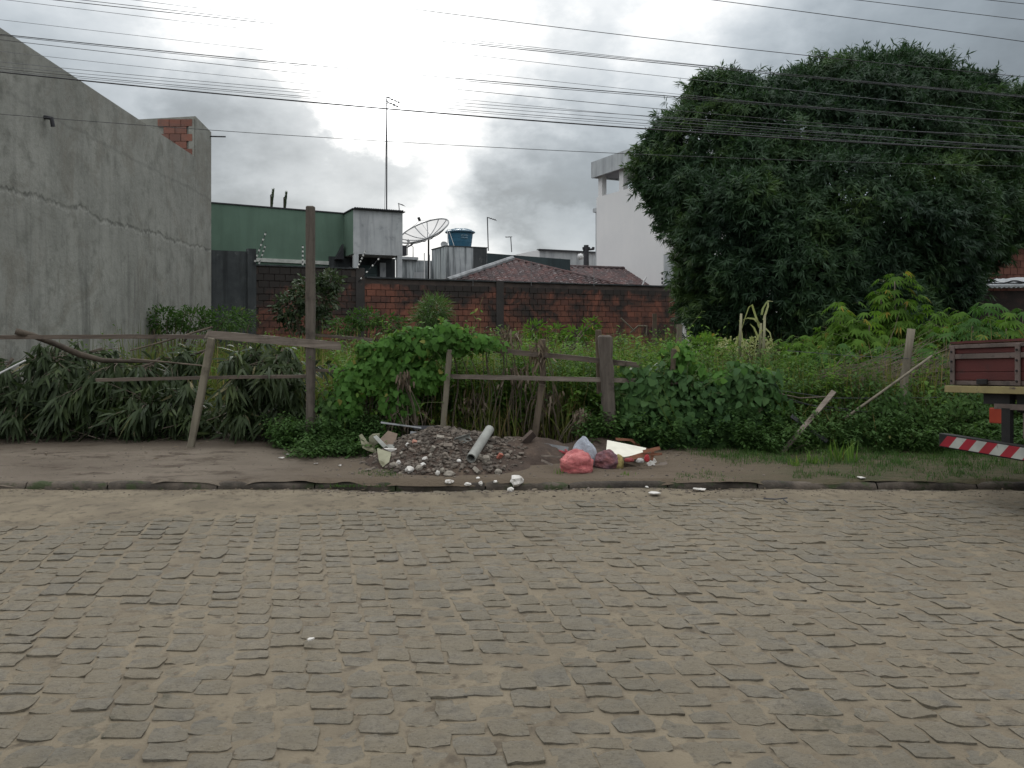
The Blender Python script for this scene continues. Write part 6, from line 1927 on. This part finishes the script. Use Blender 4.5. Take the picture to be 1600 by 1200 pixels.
tb(.0, W_, .0, .04, Zpx(538) + .002, Zpx(538) + .022, M_tred, 'top_rail', gate)
for u in (.02, .66, 1.4, 2.05):
    tb(u, u + .045, -.022, -.006, Zpx(601), Zpx(541), M_tgrey, 'hinge_strap', gate, .003)
tb(-.03, W_ + .03, -.03, 4.6, Zpx(613), Zpx(602) - .003, M_tyel, 'sill_beam', bev=.004)
tb(.0, W_, .05, 4.55, Zpx(602), Zpx(602) + .025, M_tgrey, 'bed_floor')
for (u, nm) in ((0.0, 'side_board'), (W_ - .035, 'side_board')):
    s_ = tb(u, u + .035, .05, 4.5, Zpx(601) + .005, Zpx(538), M_tred, nm)
    for k in range(5):
        tb(u - .02 if u == 0 else u + .036, u - .002 if u == 0 else u + .054, .3 + k * .95, .36 + k * .95, Zpx(601), Zpx(538) - .01, M_tgrey, 'stake_iron', s_)
tb(.05, W_ - .05, 4.46, 4.5, Zpx(601), Zpx(538) + .5, M_tgrey, 'headboard')
for u in (.62, 1.45):
    tb(u, u + .07, .05, 6.4, Zpx(640), Zpx(611), M_tblk, 'chassis_beam')
for v in (.08, 1.2, 2.6, 3.9):
    tb(.35, W_ - .35, v, v + .08, Zpx(622), Zpx(610), M_tblk, 'cross_beam')
tb(.33, .58, .02, .08, Zpx(629), Zpx(611), M_tblk, 'lamp_bracket')
tb(.40, .52, .0, .05, Zpx(657), Zpx(634), M_lamp, 'tail_light', bev=.008)
tb(.45, W_ - .45, .0, .05, Zpx(636), Zpx(628), M_tgrey, 'lamp_bar')
tb(.52, .60, .0, .04, Zpx(690), Zpx(634), M_tblk, 'bumper_bracket'); tb(W_ - .6, W_ - .52, .0, .04, Zpx(690), Zpx(634), M_tblk, 'bumper_bracket')
tb(.70, .72, .02, .03, Zpx(676), Zpx(640), M_tgrey, 'hanging_strap')
for u in (.042, .682, 1.422, 2.072):
    for zz in (550, 565, 580, 595):
        o_ = Vector((T0.x, T0.y, 0)) + fxt * u - bx * .022 + Vector((0, 0, Zpx(zz)))
        mb = MB(); mb.tube([o_, o_ - bx * .010], .009, 6); mb.build('bolt', M_tblk, gate)
for u in (.30, 1.0, 1.75):
    tb(u, u + .10, -.028, -.008, Zpx(600), Zpx(592), M_tblk, 'latch', gate, .004)
# bumper, with slanted stripes standing a little proud
bt, bb = Zpx(680), Zpx(697)
bump_ = tb(-.06, W_ + .06, -.06, .02, bb - .012, bt + .012, M_tblk, 'bumper', None, .004, False)
org = Vector((T0.x, T0.y, 0)) - bx * .063
n_ = 22; sw = W_ / n_
for k in range(n_):
    u0 = -.05 + k * sw * 1.04; sl_ = .085
    def q(u, z): return org + fx * u + Vector((0, 0, z))
    ua, ub = u0, u0 + sw * 1.04
    cl = lambda u: max(-.05, min(W_ + .05, u))
    mb = MB(); mb.prism([q(cl(ua), bb), q(cl(ub), bb), q(cl(ub + sl_), bt), q(cl(ua + sl_), bt)], -bx * .003)
    mb.build('stripe', M_rstripe if k % 2 == 0 else M_wstripe, bump_)
def wheel(u, v):
    c = Vector((T0.x, T0.y, 0)) + fx * u + bx * v + Vector((0, 0, .44))
    mb = MB(); mb.lathe(c - fx * .13, [(.25, 0), (.40, .0), (.44, .04), (.44, .22), (.40, .26), (.25, .26)], 28, fx); w = mb.build('wheel', M_tyre, tr, smooth=True)
    mb = MB(); mb.lathe(c - fx * .10, [(.0, .03), (.10, .03), (.12, .0), (.24, .0), (.255, .03), (.255, .20), (.24, .22), (0, .2)], 24, fx); mb.build('rim', M_metal, w, smooth=False)
for u in (.28, .56, W_ - .56, W_ - .28): wheel(u, 1.25)
for u in (.30, W_ - .30): wheel(u, 5.3)
mb = MB(); c = Vector((T0.x, T0.y, .44)); mb.tube([c + fx * .3 + bx * 1.25, c + fx * (W_ - .3) + bx * 1.25], .06, 8); mb.tube([c + fx * .3 + bx * 5.3, c + fx * (W_ - .3) + bx * 5.3], .05, 8); mb.build('axle', M_tblk, tr)
tb(.12, .7, .78, .80, .30, .85, M_tyre, 'mudflap', tl=False); tb(W_ - .7, W_ - .12, .78, .80, .30, .85, M_tyre, 'mudflap', tl=False)
# cab (outside the frame)
def q2(u, v, z): return Vector((T0.x, T0.y, 0)) + fx * u + bx * v + Vector((0, 0, z))
cab = MB()
prof = [(4.65, .6), (6.5, .6), (6.5, 1.45), (6.2, 2.35), (4.65, 2.4)]
cab.prism([q2(.1, v, z) for v, z in prof], fx * (W_ - .2)); cb_ = cab.build('cab', M_tred, tr, bevel=.04)
mb = MB(); mb.add([q2(.25, 6.49, 1.52) + bx * .01, q2(W_ - .25, 6.49, 1.52) + bx * .01, q2(W_ - .25, 6.24, 2.22) + bx * .02, q2(.25, 6.24, 2.22) + bx * .02], [(0, 1, 2, 3)]); mb.build('windscreen', M_glassdark, cb_)
for u in (.085, W_ - .085):
    mb = MB(); mb.add([q2(u, 5.2, 1.45), q2(u, 6.2, 1.45), q2(u, 6.05, 2.15), q2(u, 5.2, 2.15)], [(0, 1, 2, 3)]); mb.build('side_window', M_glassdark, cb_)
for u in (.3, W_ - .5):
    mb = MB(); mb.obox(q2(u, 6.5, .85), fx * .2, bx * .02, (0, 0, .15)); mb.build('headlight', M_wmetal, cb_)
